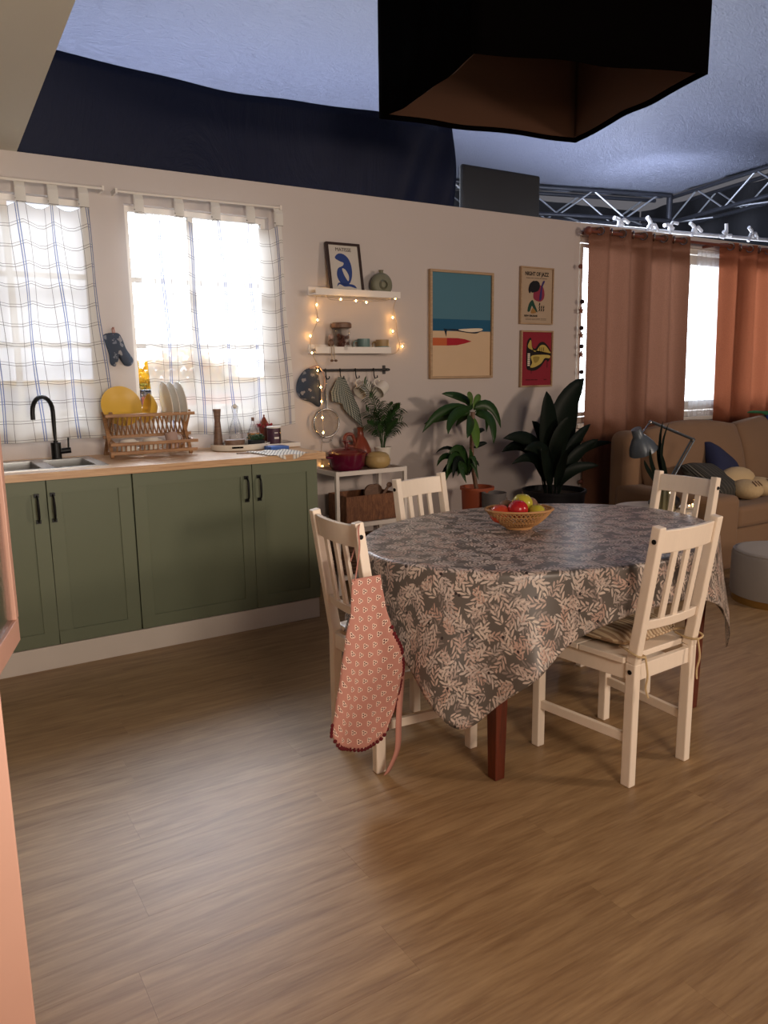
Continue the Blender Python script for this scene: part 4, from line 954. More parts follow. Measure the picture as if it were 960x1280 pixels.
MB().tube(catmull([(-.055, 0, .13), (-.10, 0, .14), (-.125, 0, .175), (-.11, 0, .215), (-.07, 0, .215), (-.052, 0, .185), (-.045, 0, .16)], 5), .012, 10).build('handle', M['jug'], t, smooth=60)
t = thing('gourd_pot', 'squat tan lidded pot in front of the clay jug', 'pot', (2.67, 4.38, TS))
MB().lathe([(.001, 0), (.055, 0), (.083, .025), (.088, .055), (.078, .082)], 28).build('body', M['gourd'], t, smooth=60); MB().lathe([(.079, .083), (.06, .100), (.03, .108), (.001, .108)], 28).build('lid', M['gourd'], t, smooth=60)
# palm in white pot
def leafblade(b, P0, P1, P2, w_, n=7, up=Vector((0, 0, 1)), fold=.25, tipk=1.0, cup=0):
    P0, P1, P2 = Vector(P0), Vector(P1), Vector(P2); pts = []
    for i in range(n+1):
        t_ = i/n; pts.append(P0*(1-t_)**2+P1*2*t_*(1-t_)+P2*t_*t_)
    vs = []; fs = []
    for i, p in enumerate(pts):
        d = (pts[min(i+1, n)]-pts[max(i-1, 0)]).normalized(); sd = d.cross(up)
        if sd.length < .1: sd = d.cross(Vector((0, 1, 0)))
        sd.normalize(); nrm = sd.cross(d); t_ = i/n
        ww = w_*(math.sin(PI*min(1, t_**.8))**.62 if 0 < t_ < 1 else (.12 if t_ == 0 else .02))
        vs += [p-sd*ww/2+nrm*fold*ww, p, p+sd*ww/2+nrm*fold*ww]
    for i in range(n):
        a = i*3; fs += [(a, a+1, a+4, a+3), (a+1, a+2, a+5, a+4)]
    b.add(vs, fs); return b
t = thing('potted_palm', 'small feathery palm in a white pot on the shelf table', 'potted plant', (2.80, 4.52, TS))
MB().lathe([(.001, 0), (.045, 0), (.056, .10), (.058, .115), (.062, .115), (.062, .122), (.052, .122), (.050, .10), (.001, .10)], 28).build('pot', M['white_ceramic'], t, smooth=40)
MB().cyl((0, 0, .10), .049, .006, 16).build('soil', M['soil'], t)
rnd = random.Random(21)
fr_ = [(-.16, -.02, .47, 14), (.13, -.03, .30, 12), (-.12, .03, .28, 10), (.03, -.10, .33, 12), (.10, .04, .24, 10), (-.07, -.09, .22, 9), (.14, -.05, .20, 9), (-.14, -.02, .19, 9), (.02, .05, .34, 10), (.07, -.06, .26, 10), (-.03, -.05, .29, 10), (.09, -.09, .29, 12), (-.09, -.08, .16, 10), (.05, -.12, .20, 12), (-.05, .04, .25, 10), (.12, .0, .15, 9), (-.13, -.04, .38, 13)]
for dx, dy, dz, nl in fr_:
    b = MB(); A = Vector((dx*.08, dy*.1, .105)); Bm = Vector((dx*.15, dy*.2, .105+dz*.75)); Cc = Vector((dx, dy, .105+dz*.95))
    path = [A*(1-s)**2+Bm*2*s*(1-s)+Cc*s*s for s in [i/8 for i in range(9)]]
    b.tube(path, .0018, 5)
    for i in range(nl):
        s = .4+.6*i/nl; p = A*(1-s)**2+Bm*2*s*(1-s)+Cc*s*s; d = (Bm-A)*(2-2*s)+(Cc-Bm)*2*s; d.normalize()
        for sg_ in (-1, 1):
            sdv = d.cross(Vector((0, 1, .3))).normalized()*sg_; L_ = rnd.uniform(.05, .08)
            q = p+(sdv*.8+d*.6).normalized()*L_; leafblade(b, p, (p+q)/2+Vector((0, 0, .012)), q-Vector((0, 0, .012)), .014, 4)
    b.build('frond', M['palm'], t)
# crate with boards on the lower shelf
t = thing('wooden_crate', 'brown wooden crate on the lower shelf of the white shelf table', 'crate', (2.60, 4.47, .4695))
MB().box((-.185, -.115, 0), (.185, .115, .012)).build('bottom', M['cratewood'], t)
for k in range(1): 
    MB().box((-.195, -.125, 0), (.195, -.115, .175)).build('front_panel', M['cratewood'], t, bevel=.002); MB().box((-.195, .115, 0), (.195, .125, .175)).build('back_panel', M['cratewood'], t, bevel=.002)
    MB().box((-.195, -.1148, 0), (-.185, .1148, .175)).build('end_panel', M['cratewood'], t); MB().box((.185, -.1148, 0), (.195, .1148, .175)).build('end_panel', M['cratewood'], t)
for i, (x, a, r, lb) in enumerate(((2.665, 0, .055, 'round brown wooden board leaning in the crate, middle'), (2.72, .1, .05, 'round brown wooden board leaning in the crate, right side'))):
    o = thing('wooden_board', lb, 'chopping board', (x, 4.46+.03*i, .485), 0, 'wooden boards in the crate'); MB().lathe([(.001, -.008), (r, -.008), (r+.002, 0), (r, .008), (.001, .008)], 28, T(0, 0, .155) @ R(PI/2, 'X')).build('board', M['brownwood'], o, smooth=40)
    MB().bar((0, 0, .02), (0, 0, .12), .03, .014, (0, 1, 0)).build('handle', M['brownwood'], o)
o = thing('wooden_scoop', 'wooden paddle with its handle sticking out of the crate to the right', 'paddle', (2.70, 4.42, .487)); MB().bar((.0, 0, .10), (.08, 0, .19), .024, .012, (0, 1, 0), w2=.018).build('handle', M['brownwood'], o, bevel=.004); MB().ball((.088, 0, .20), .024, 10, (1, .4, .8)).build('knob', M['brownwood'], o, smooth=60); MB().box((-.05, -.006, .0), (.03, .006, .12)).build('blade', M['brownwood'], o)
t = thing('storage_basket', 'dark woven basket on the bottom shelf of the white shelf table', 'basket', (2.56, 4.47, .1245)); bb = MB()
for i in range(9): bb.tube([(-.19, -.12, .012+i*.024), (.19, -.12, .012+i*.024), (.19, .12, .012+i*.024), (-.19, .12, .012+i*.024)], .012, 6, True)
bo = bb.build('wicker_side', M['brownwood'], t, smooth=60); bo['kind'] = 'stuff'; MB().box((-.18, -.11, 0), (.18, .11, .01)).build('bottom', M['brownwood'], t)

# ================================================================== DINING TABLE, CLOTH
TCX, TCY, EA, EB, TH = 2.23, 2.33, .80, .595, .785
t = thing('dining_table', 'oval dining table on cherry wood legs under the leaf print cloth', 'table', (TCX, TCY, 0))
for sx in (-1, 1):
    for sy in (-1, 1): MB().bar((sx*.545, sy*.36, 0), (sx*.545, sy*.36, TH-.03), .044, .044, (0, 1, 0), .07, .07).build('leg', M['tablewood'], t, bevel=.004)
MB().lathe([(.001, TH-.034), (1, TH-.034), (1, TH-.008), (.001, TH-.008)], 72, sx=EA-.006, sy=EB-.006).build('tabletop', M['tablewood'], t)
ap = MB()
for a, c in (((-.55, -.38), (.55, -.36)), ((-.55, .36), (.55, .38)), ((-.57, -.36), (-.55, .36)), ((.55, -.36), (.57, .36))): ap.box((a[0], a[1], TH-.13), (c[0], c[1], TH-.034))
ap.build('apron_frame', M['tablewood'], t)
# cloth: flat rectangle HX_ x HY_ laid over the oval
HXc, HYc = 1.10, .765
NT = 288
def cloth_pt(th, s):      # s metres beyond the edge (negative: inside fraction)
    ct, st = math.cos(th), math.sin(th); e = Vector((EA*ct, EB*st)); nrm = Vector((ct/EA, st/EB)).normalized()
    return e, nrm
def hangL(e, n_):
    L1 = (HXc-abs(e.x))/max(1e-4, abs(n_.x)); L2 = (HYc-abs(e.y))/max(1e-4, abs(n_.y))
    k = 7.0; return (L1**-k+L2**-k)**(-1/k)
tb = MB(); tb.uv = {}
rings = []
for i in range(17):
    k = i/16; rings.append(('in', k))
for i in range(1, 31): rings.append(('out', i/30))
vs = []; uvs = []; fs = []
for kind, k in rings:
    for j in range(NT):
        th = 2*PI*j/NT; e, nr = cloth_pt(th, 0)
        if kind == 'in':
            kk = max(k, .0005); p = e*kk; vs.append((p.x, p.y, TH+.0012*math.sin(p.x*9)*math.sin(p.y*8))); uvs.append((p.x, p.y))
        else:
            L_ = hangL(e, nr); s = L_*k; fl_ = e+nr*s
            r0 = .014
            out = r0*math.sin(min(PI/2, s/r0)) if s < r0*PI/2 else r0+(s-r0*PI/2)*.10
            dn = r0*(1-math.cos(min(PI/2, s/r0))) if s < r0*PI/2 else r0+(s-r0*PI/2)*.985
            ripple = (math.sin(th*11+.6)*.6+math.sin(th*17+2)*.4+math.sin(th*5)*.3)
            cor = max(0, (L_-.26)/.25)
            q = min(1, s/.35)
            amp = .026*q*q*(1+.9*cor)
            # corner lobe: pinched into a standing fold
            cang = abs(((math.degrees(th) % 90)-45))
            out += ripple*amp+.03*cor*q*q
            tang = Vector((-nr.y, nr.x)); sh = .02*math.sin(th*8+1)*q*q
            p = e+nr*out+tang*sh
            vs.append((p.x, p.y, TH-dn)); uvs.append((fl_.x, fl_.y))
for r in range(len(rings)-1):
    for j in range(NT): fs.append((r*NT+j, r*NT+(j+1) % NT, (r+1)*NT+(j+1) % NT, (r+1)*NT+j))
tb.add(vs, fs); tb.uv = {i: u for i, u in enumerate(uvs)}
tcl = tb.build('tablecloth', M['tablecloth'], loc=(TCX, TCY, 0), rot=(0, 0, 0), smooth=85, solid=.0015, soff=1)
tag(tcl, 'grey tablecloth printed with pale leaf sprigs draped over the dining table', 'tablecloth')

# ------------------------------------------------------------------ fruit bowl
BX, BY = 2.175, 2.42
t = thing('fruit_bowl', 'oval woven rattan fruit bowl on the tablecloth', 'bowl', (BX, BY, TH+.003), -.45)
rat = mat('rattan', '#b98a58', .6, var=.15)
def bowlp(u, v):  # angle u, height v 0..1
    r = .042+.086*(v**.62); return Vector((r*1.12*math.cos(u), r*.86*math.sin(u), .006+.078*v))
wv = MB()
for i in range(44):
    for dr_ in (-1, 1): wv.tube([bowlp(2*PI*i/44+dr_*k*.09, k/6)*(1+.01*dr_) for k in range(7)], .0026, 5)
for v in (.05, .35, .7): wv.tube([bowlp(2*PI*j/40, v) for j in range(40)], .0025, 5, True)
wo = wv.build('wicker_weave', rat, t, smooth=60); wo['kind'] = 'stuff'
MB().tube([bowlp(2*PI*j/48, 1) for j in range(48)], .0055, 8, True).build('rim', rat, t, smooth=60)
MB().lathe([(.001, .0), (.05, .0), (.05, .006), (.001, .006)], 24, sx=1.12, sy=.86).build('base', rat, t)
def fruit(label, cat, x, y, z, r, m_, nm='apple', sq=.92):
    t = thing(nm, label, cat, (x, y, z), random.uniform(0, 6), 'fruit in the woven bowl')
    k = 12; pr = []
    for i in range(k+1):
        a = PI*i/k; rr_ = r*math.sin(a)*(1+.05*math.cos(a)); zz = -r*math.cos(a)*sq
        if i >= k-1: zz -= r*.16*(1 if i == k else .25)
        pr.append((max(.0001, rr_), zz))
    MB().lathe(pr, 20).build('flesh', m_, t, smooth=70)
    MB().tube([(0, 0, r*sq*.72), (.003, 0, r*sq+.008)], .0015, 5).build('stem', M['brownwood'], t)
cxr = Vector((.8485, -.529)); cyr = Vector((.5185, .836))  # to the right / away as seen from the camera side
def fp(a, b): p = Vector((BX, BY))+cxr.normalized()*a+cyr.normalized()*b; return p.x, p.y
for a, b, z, r, m_, nm, lb in ((-.082, -.012, .055, .041, 'applep', 'apple', 'orange-red striped fruit at the left end of the bowl'), (-.010, -.030, .078, .040, 'appler', 'apple', 'deep red apple at the front middle of the bowl'),
                     (.018, .030, .092, .042, 'appleg', 'apple', 'large green-yellow apple at the top of the pile'), (.072, -.015, .062, .033, 'appleg', 'apple', 'small yellow apple at the right of the bowl'),
                     (.050, .052, .078, .038, 'kiwi', 'pear', 'brown fruit at the back right behind the green apple'), (-.042, .050, .070, .036, 'kiwi', 'pear', 'brown fruit at the back left behind the red apple')):
    x, y = fp(a, b); fruit(lb, 'fruit', x, y, TH+z+.014, r*1.08, M[m_], nm)

# ================================================================== CHAIRS
def make_chair(label):
    t = thing('dining_chair', label, 'chair', (0, 0, 0), 0, 'white slat-back dining chairs'); W1, W2, D = .160, .195, .42; Hs = .475; Hb = .945; wm = M['whitewood']
    yb = -D/2
    for s_ in (-1, 1):
        p = MB(); p.bar((s_*W1, yb, 0), (s_*W1, yb-.0, Hs-.02), .034, .040, (0, 1, 0)); p.bar((s_*W1, yb, Hs-.02), (s_*W1, yb-.075, Hb), .034, .040, (0, 1, 0), h2=.034)
        p.build('back_post', wm, t, bevel=.004)
        MB().bar((s_*W2, D/2-.02, 0), (s_*W2, D/2-.02, Hs-.03), .036, .036, (0, 1, 0)).build('front_leg', wm, t, bevel=.004)
        MB().bar((s_*(W1+.0), yb+.02, .175), (s_*W2, D/2-.038, .175), .018, .034).build('stretcher', wm, t, bevel=.002)
        MB().bar((s_*(W1+.0), yb+.02, Hs-.055), (s_*W2, D/2-.038, Hs-.055), .02, .058).build('seat_rail', wm, t, bevel=.002)
        for z, yy in ((Hb-.05, yb-.070), (Hs-.05, yb)): 
            MB().lathe([(.0001, 0), (.0085, 0), (.0085, .002), (.0001, .003)], 12, T(s_*(W1+.0172), yy, z) @ R(s_*PI/2, 'Y')).build('bolt', M['black'], t)
    MB().box((-W1+.017, yb-.012, Hs-.085), (W1-.017, yb+.008, Hs-.027)).build('seat_rail', wm, t, bevel=.002)
    MB().box((-W2+.018, D/2-.038, Hs-.085), (W2-.018, D/2-.018, Hs-.027)).build('seat_rail', wm, t, bevel=.002)
    def sp(y): return W1+.02+(W2-W1)*(y-yb)/D
    for a, c in ((yb+.022, -.002), (.002, D/2+.01)):
        pn = MB(); h0, h1 = sp(a)+.004, sp(c)+.004
        pn.add([(-h0, a, Hs-.024), (h0, a, Hs-.024), (h1, c, Hs-.024), (-h1, c, Hs-.024), (-h0, a, Hs-.002), (h0, a, Hs-.002), (h1, c, Hs-.002), (-h1, c, Hs-.002)], [(0, 3, 2, 1), (4, 5, 6, 7), (0, 1, 5, 4), (1, 2, 6, 5), (2, 3, 7, 6), (3, 0, 4, 7)])
        pn.build('seat_board', wm, t, bevel=.003)
    def yl(z): return yb-.075*(z-Hs+.02)/(Hb-Hs+.02)
    def rail(z0, z1, bow, nm):
        def f(u, v, d=0):
            x = (u-.5)*2*(W1-.017); z = z0+(z1-z0)*v; return (x, yl(z)-bow*(1-(2*u-1)**2)+d, z)
        b = MB(); n = 10
        ring = []
        for i in range(n+1):
            u = i/n
            ring += [f(u, 0, -.009), f(u, 1, -.009), f(u, 1, .009), f(u, 0, .009)]
        fs_ = []
        for i in range(n):
            for j in range(4): fs_.append((i*4+j, i*4+(j+1) % 4, i*4+4+(j+1) % 4, i*4+4+j))
        fs_ += [(0, 1, 2, 3), (n*4+3, n*4+2, n*4+1, n*4)]
        b.add(ring, fs_).build(nm, wm, t, bevel=.003, smooth=40)
    rail(Hb-.095, Hb-.015, .018, 'top_rail'); rail(.575, .61, .014, 'lower_rail')
    for x in (-.070, 0, .070):
        MB().bar((x, yl(.605)-.012, .605), (x, yl(Hb-.09)-.014, Hb-.09), .026, .012, (0, 1, 0)).build('slat', wm, t, bevel=.002)
    return t
CH0 = make_chair('white slat-back chair nearest the camera at right, with striped cushion')
CH0.location = (2.19, 1.895, 0); CH0.rotation_euler = (0, 0, .05)
chL = dup(CH0, (1.565, 2.40, 0), -PI/2, 'white slat-back chair at the left end of the table with pink apron')
chB = dup(CH0, (2.19, 2.82, 0), PI+.22, 'white slat-back chair on the far side, beside the shelf unit')
chR = dup(CH0, (2.92, 2.37, 0), PI/2, 'white slat-back chair at the right end of the table near the lamp')
chL.rotation_euler = (0, 0, -PI/2)
# striped cushion
t = thing('seat_cushion', 'beige striped seat cushion tied to the nearest right chair', 'cushion', (2.19, 1.895, .475), .05)
def cus(u, v, top=1):
    a = 2*PI*u; rr_ = v; ex = 4.0
    ca, sa = math.cos(a), math.sin(a); k = (abs(ca)**ex+abs(sa)**ex)**(-1/ex)
    h = .036*(1-v**4)**.6*(1+.12*math.sin(u*30)*v)
    return (ca*k*rr_*.172, sa*k*rr_*.185+.005, .037+h*top)
cu = MB().grid(lambda u, v: cus(u, v, 1), 48, 10).grid(lambda u, v: cus(u, v, -1), 48, 10)
cu.build('pad', M['stripe'], t, smooth=70); MB().tube([cus(i/48, 1.0, 0) for i in range(48)], .005, 6, True).build('piping', M['stripe'], t, smooth=60)
for s_ in (-1, 1):
    MB().tube(catmull([(s_*.150, -.145, .02), (s_*.182, -.19, .03), (s_*.185, -.245, .02), (s_*.15, -.250, .012), (s_*.138, -.21, .01), (s_*.145, -.16, .015)], 5), .004, 6).build('tie', M['beige'], t, smooth=60)
    MB().tube(catmull([(s_*.15, -.250, .012), (s_*.15, -.262, -.05), (s_*.147, -.255, -.10), (s_*.14, -.262, -.135)], 5), .0035, 6).build('tie', M['beige'], t, smooth=60)

# ------------------------------------------------------------------ apron
AX = 1.16
t = thing('apron', 'pink printed apron with scalloped burgundy trim hanging from the left chair', 'apron', (1.27, 2.17, .45))
ox, oy, oz = t.location
ZT, ZB = .775, .165
LE = [(0, 1.205), (.2, 1.20), (.4, 1.175), (.6, 1.155), (.8, 1.135), (.93, 1.122), (1, 1.118)]
RE = [(0, 1.315), (.2, 1.328), (.35, 1.346), (.5, 1.380), (.62, 1.388), (.75, 1.382), (.88, 1.370), (1, 1.345)]
def itp(tab, v):
    for (a, x), (c, y) in zip(tab, tab[1:]):
        if v <= c: k = (v-a)/(c-a); k = k*k*(3-2*k)*.5+k*.5; return x+(y-x)*k
    return tab[-1][1]
def apf(u, v):
    l, r = itp(LE, v), itp(RE, v); x = l+(r-l)*u
    bot = ZB-.01+.085*(abs(2*u-1)**2.6)-.012*u; z = ZT+(bot-ZT)*v
    y = 2.15+.02*v-.016*math.sin(u*7+v*2)*v-.008*math.sin(u*15)*v - .03*math.exp(-((v-.5)/.3)**2)*u
    if v > .5: y += 0
    return (x-ox, y-oy, z-oz)
MB().grid(apf, 30, 44, uv=lambda u, v: ((itp(LE, v)+(itp(RE, v)-itp(LE, v))*u)*1.15, v*.66)).build('cloth', M['apron'], t, smooth=80, solid=.003)
edge = [apf(1, .34+.66*i/30) for i in range(31)]+[apf(1-i/20, 1) for i in range(1, 21)]+[apf(0, 1-.07*i/3) for i in range(4)]
tr_ = MB()
cum = 0; last = Vector(edge[0]); nx = 0
for p in edge:
    p = Vector(p); cum += (p-last).length; last = p
    if cum >= nx: tr_.ball(p, .0085, 8, (1, .35, 1)); nx += .0145
o = tr_.build('scalloped_trim', M['burg'], t, smooth=60); o['kind'] = 'stuff'
def ribbon(pts, w_, nm, m_, par, wd=(1, 0, 0)):
    pts = catmull(pts, 6); b = MB(); W = Vector(wd); vs = []
    for p in pts: vs += [p-W*w_/2, p+W*w_/2]
    b.add(vs, [(2*i, 2*i+1, 2*i+3, 2*i+2) for i in range(len(pts)-1)]); return b.build(nm, m_, par, smooth=80, solid=.002)
def L3(x, y, z): return (x-ox, y-oy, z-oz)
ribbon([L3(1.218, 2.150, .77), L3(1.26, 2.192, .86), L3(1.262, 2.20, .925), L3(1.29, 2.235, .94), L3(1.302, 2.26, .91), L3(1.275, 2.28, .80)], .017, 'neck_strap', M['pinkstrap'], t, (.7, .7, 0))
ribbon([L3(1.385, 2.155, .48), L3(1.40, 2.15, .42), L3(1.385, 2.15, .25), L3(1.385, 2.16, .12), L3(1.36, 2.17, .05), L3(1.345, 2.175, .022)], .032, 'waist_tie', M['pinkstrap'], t, (.95, .3, 0))

# ================================================================== PINK GLAZED CABINET AT LEFT EDGE
t = thing('display_cabinet', 'pink painted glazed cabinet at the left edge with its door ajar', 'cabinet', (-.2, 1.35, 0))
o = MB().box((-.42, -.05, 0), (.283, .35, .04)).build('plinth', M['peach'], t)
b = MB()
for a, c in (((.213, -.05, .04), (.285, .35, 2.1)), ((-.42, -.05, .04), (-.36, .35, 2.1)), ((-.36, -.05, 2.04), (.213, .35, 2.1)), ((-.36, -.05, .04), (.213, .35, .10)), ((-.36, -.05, .74), (.213, .35, .78)), ((-.36, .33, .10), (.213, .35, 2.04))): b.box(a, c)
b.build('carcass', M['peach'], t, bevel=.003)
MB().box((-.355, -.045, .105), (.208, -.030, .735)).build('lower_door', M['peach'], t, bevel=.003)
d = thing('door', None, None, (0, 0, 0)); d.parent = t
def dl(x, y, z): return (x+.2, y-1.35, z)
# the open door: thin frame standing forward from the cabinet
DY0, DY1 = 1.715, 2.10; dx0, dx1 = .070, .186
def dp(s, z): return Vector(dl(dx0+(dx1-dx0)*s, DY0+(DY1-DY0)*s, z))
z0, z1 = .784, 2.05
dm = MB().bar(dp(0, z0+.03), dp(1, z0+.03), .022, .06); dm.build('door_bottom_rail', M['peach'], d, bevel=.002)
MB().bar(dp(0, z1), dp(1, z1), .022, .06).build('door_top_rail', M['peach'], d, bevel=.002)
for s in (.02, .98): MB().bar(dp(s, z0+.06), dp(s, z1-.03), .03, .022, tuple((dp(1, 0)-dp(0, 0)).normalized().cross(Vector((0, 0, 1))))).build('door_stile', M['peach'], d, bevel=.002)
MB().bar(dp(.03, (z0+z1)/2+.015), dp(.97, (z0+z1)/2+.015), .004, z1-z0-.09).build('door_glass', M['glass'], d)

# ================================================================== ROSE CURTAINS, ROD, GARLAND
RYc = WY-.10
t = thing('curtain_rod', 'brown wooden curtain rod with round finial above the rose curtains', 'curtain rod', (4.82, RYc, 2.535))
MB().tube([(0, 0, 0), (2.9, 0, .02)], .014, 12).build('pole', M['rodwood'], t, smooth=60); MB().ball((-.03, 0, 0), .035, 14).build('finial', M['rodwood'], t, smooth=60)
for x in (.02, 1.55, 2.85): MB().box((x-.012, 0, -.012), (x+.012, .10, .012)).build('bracket', M['rodwood'], t)
def eyelet_curtain(label, x0, x1, x0b, x1b, nf, zb, cm='rose'):
    t = thing('rose_curtain', label, 'curtain', ((x0+x1)/2, RYc, zb), 0, 'rose brown eyelet curtains'); ox = t.location.x
    def f(u, v):
        x = (x0+(x1-x0)*u)*(1-v)+(x0b+(x1b-x0b)*u)*v
        z = 2.575+(zb-2.575)*v; ph = u*nf*2*PI
        amp = .042*(1-.25*v)
        return (x+.012*math.sin(ph*.5+v*3)*v-ox, amp*math.cos(ph)+.014*math.sin(ph*.37+v*2.2)*v, z-zb)
    MB().grid(f, int(nf*26), 26).build('cloth', M[cm], t, smooth=80)
    for i in range(int(nf*2)):
        u = (i+.5)/(nf*2); x = x0+(x1-x0)*u-ox
        MB().tube([(x+.03*math.cos(a)*(.6 if i % 2 else -.6), .03*math.cos(a)*.8-.02, 2.54-zb+.03*math.sin(a)) for a in [2*PI*j/16 for j in range(16)]], .0045, 6, True).build('eyelet', M['steel'], t, smooth=60)
eyelet_curtain('left rose brown eyelet curtain falling to the floor behind the big-leaved plant', 4.84, 6.0, 4.86, 6.08, 4.5, .02)
eyelet_curtain('right rose brown eyelet curtain behind the sofa', 6.53, 8.0, 6.62, 8.05, 5.0, .02, 'rose_backlit')
vo = MB().grid(lambda u, v: (6.25+u*.42+.01*math.sin(v*6), WY-.035+.012*math.sin(u*40)*(.4+.6*v), 2.50-(1.75)*v), 70, 10).build('voile_curtain', M['voile'], smooth=80); tag(vo, 'sheer white voile hanging at the window between the rose curtains', 'curtain')
# pom-pom and star garland
t = thing('pompom_garland', 'garland of dark pom-poms and stars hanging beside the left rose curtain', 'garland', (4.80, WY-.06, 2.5))
ox, oy, oz = t.location
GP = [(727, 292), (726, 320), (726, 335), (728, 376), (727, 408), (727, 433), (727, 463), (727, 500), (726, 540), (726, 590), (726, 620)]
gp = [at(px, py, WY-.06)-t.location for px, py in GP]
MB().tube(gp, .0015, 5).build('string', M['cable'], t)
dkp = mat('pompom_dark', '#2a1c1c', .95); dkb = mat('pompom_brown', '#7a4a3c', .95)
for i, (px, py) in enumerate(((726, 333), (728, 377), (727, 388), (727, 410), (727, 419), (727, 433), (727, 443), (727, 465), (726, 540), (726, 549), (726, 602), (726, 616))):
    p = at(px, py, WY-.06)-t.location
    if i in (2, 6, 4):
        b = MB(); st = [(.03*math.cos(PI/2+2*PI*k/10)*(1 if k % 2 == 0 else .45), .03*math.sin(PI/2+2*PI*k/10)*(1 if k % 2 == 0 else .45)) for k in range(10)]; b.prism(st, .01, T(p.x, p.y, p.z)); b.build('star', dkb, t)
    else: MB().ball(p, .019, 8).build('pompom', dkp if i % 2 else dkb, t, smooth=60)

# ================================================================== PLANTS BY THE WALL
def pot(t, r, h, m_, r2=None, rim=.01):
    r2 = r2 or r*.8
    MB().lathe([(.001, 0), (r2, 0), (r, h), (r+rim, h), (r+rim, h+.02), (r-.008, h+.02), (r-.012, h-.03), (.001, h-.03)], 32).build('pot', m_, t, smooth=40)
    MB().cyl((0, 0, h-.03), r-.014, .012, 20).build('soil', M['soil'], t)
PX, PY = 3.50, 4.35
t = thing('potted_dracaena', 'arching strap-leaved plant on a cane stem in a terracotta pot', 'potted plant', (PX, PY, .0)); o3 = t.location
pot(t, .115, .60, M['terracotta'], .09)
st_ = [at(590, 600, PY)-o3, at(590, 575, PY)-o3, at(590, 545, PY)-o3, at(591, 515, PY)-o3]; st_[0] = Vector((0, 0, .57))
MB().tube(catmull(st_, 5), .016, 8).build('stem', M['brownwood'], t, smooth=60)
def pleaf(t, base, mid, tip, w_, m_, y0, y1, n=9, fold=.12, up=Vector((0, -1, .25))):
    w_ *= 1.2; a = at(*base, PY if y0 is None else PY+y0)-t.location; c = at(*tip, PY+y1)-t.location; mm = at(*mid, PY+(y0+y1)/2)-t.location
    ctl = mm*2-(a+c)/2
    b = leafblade(MB(), a, ctl, c, w_, n, up, fold); o = b.build('leaf', m_, t, smooth=80, solid=.0015); return o
for base, mid, tip, w_, mt, y1 in (((589, 512), (555, 513), (528, 541), .055, 'leafmid', -.05), ((588, 515), (560, 520), (530, 530), .045, 'leafmid', .10), ((588, 505), (573, 496), (552, 492), .05, 'leafmid', .05), ((590, 510), (567, 520), (560, 543), .06, 'leafmid', -.16),
    ((592, 512), (612, 508), (626, 535), .06, 'leafmid', -.05), ((594, 518), (612, 525), (617, 555), .065, 'leafmid', -.14), ((592, 512), (598, 500), (601, 499), .07, 'leaflight', .06), ((590, 512), (582, 500), (571, 495), .05, 'leafmid', .1), ((590, 505), (586, 497), (585, 497), .07, 'leaflight', -.1),
    ((590, 520), (593, 540), (596, 561), .07, 'leaflight', -.13), ((588, 520), (587, 530), (584, 548), .06, 'leafmid', -.12), ((594, 515), (606, 516), (608, 540), .05, 'leafmid', .12), ((587, 516), (577, 523), (570, 533), .05, 'leafmid', .13), ((592, 560), (601, 555), (609, 554), .03, 'leafdark', 0), ((592, 545), (600, 538), (606, 538), .03, 'leafdark', .05)):
    pleaf(t, base, mid, tip, w_, M[mt], 0, y1)
for base, mid, tip, w_, mt, y1 in (((583, 590), (575, 562), (560, 568), .05, 'leafmid', -.05), ((582, 590), (560, 570), (546, 583), .04, 'leafmid', 0), ((583, 592), (568, 570), (558, 593), .05, 'leafmid', -.1), ((584, 590), (580, 570), (577, 556), .05, 'leafdark', .05), ((584, 590), (590, 572), (596, 590), .04, 'leafmid', -.08), ((583, 590), (565, 580), (550, 600), .04, 'leafdark', -.04), ((586, 594), (592, 578), (599, 583), .03, 'leafdark', -.05), ((585, 594), (578, 583), (572, 595), .045, 'leafmid', -.12), ((585, 592), (566, 562), (545, 566), .025, 'leafdark', .08), ((584, 592), (572, 575), (566, 598), .05, 'leafdark', -.12), ((585, 592), (590, 580), (598, 600), .035, 'leafmid', -.1), ((584, 590), (576, 568), (566, 560), .045, 'leafdark', .1), ((584, 594), (565, 585), (556, 604), .045, 'leafmid', -.1), ((585, 590), (588, 574), (587, 560), .04, 'leafmid', -.05), ((584, 592), (575, 582), (583, 604), .05, 'leafmid', -.16)):
    pleaf(t, base, mid, tip, w_, M[mt], 0, y1)
t = thing('grey_pot', 'plain grey pot beside the terracotta pot behind the table', 'pot', (3.50, 4.16, 0)); MB().lathe([(.001, 0), (.075, 0), (.088, .60), (.08, .60), (.07, .56), (.001, .56)], 28).build('body', M['potgrey'], t, smooth=40); MB().cyl((0, 0, .56), .072, .006, 16).build('soil', M['soil'], t)
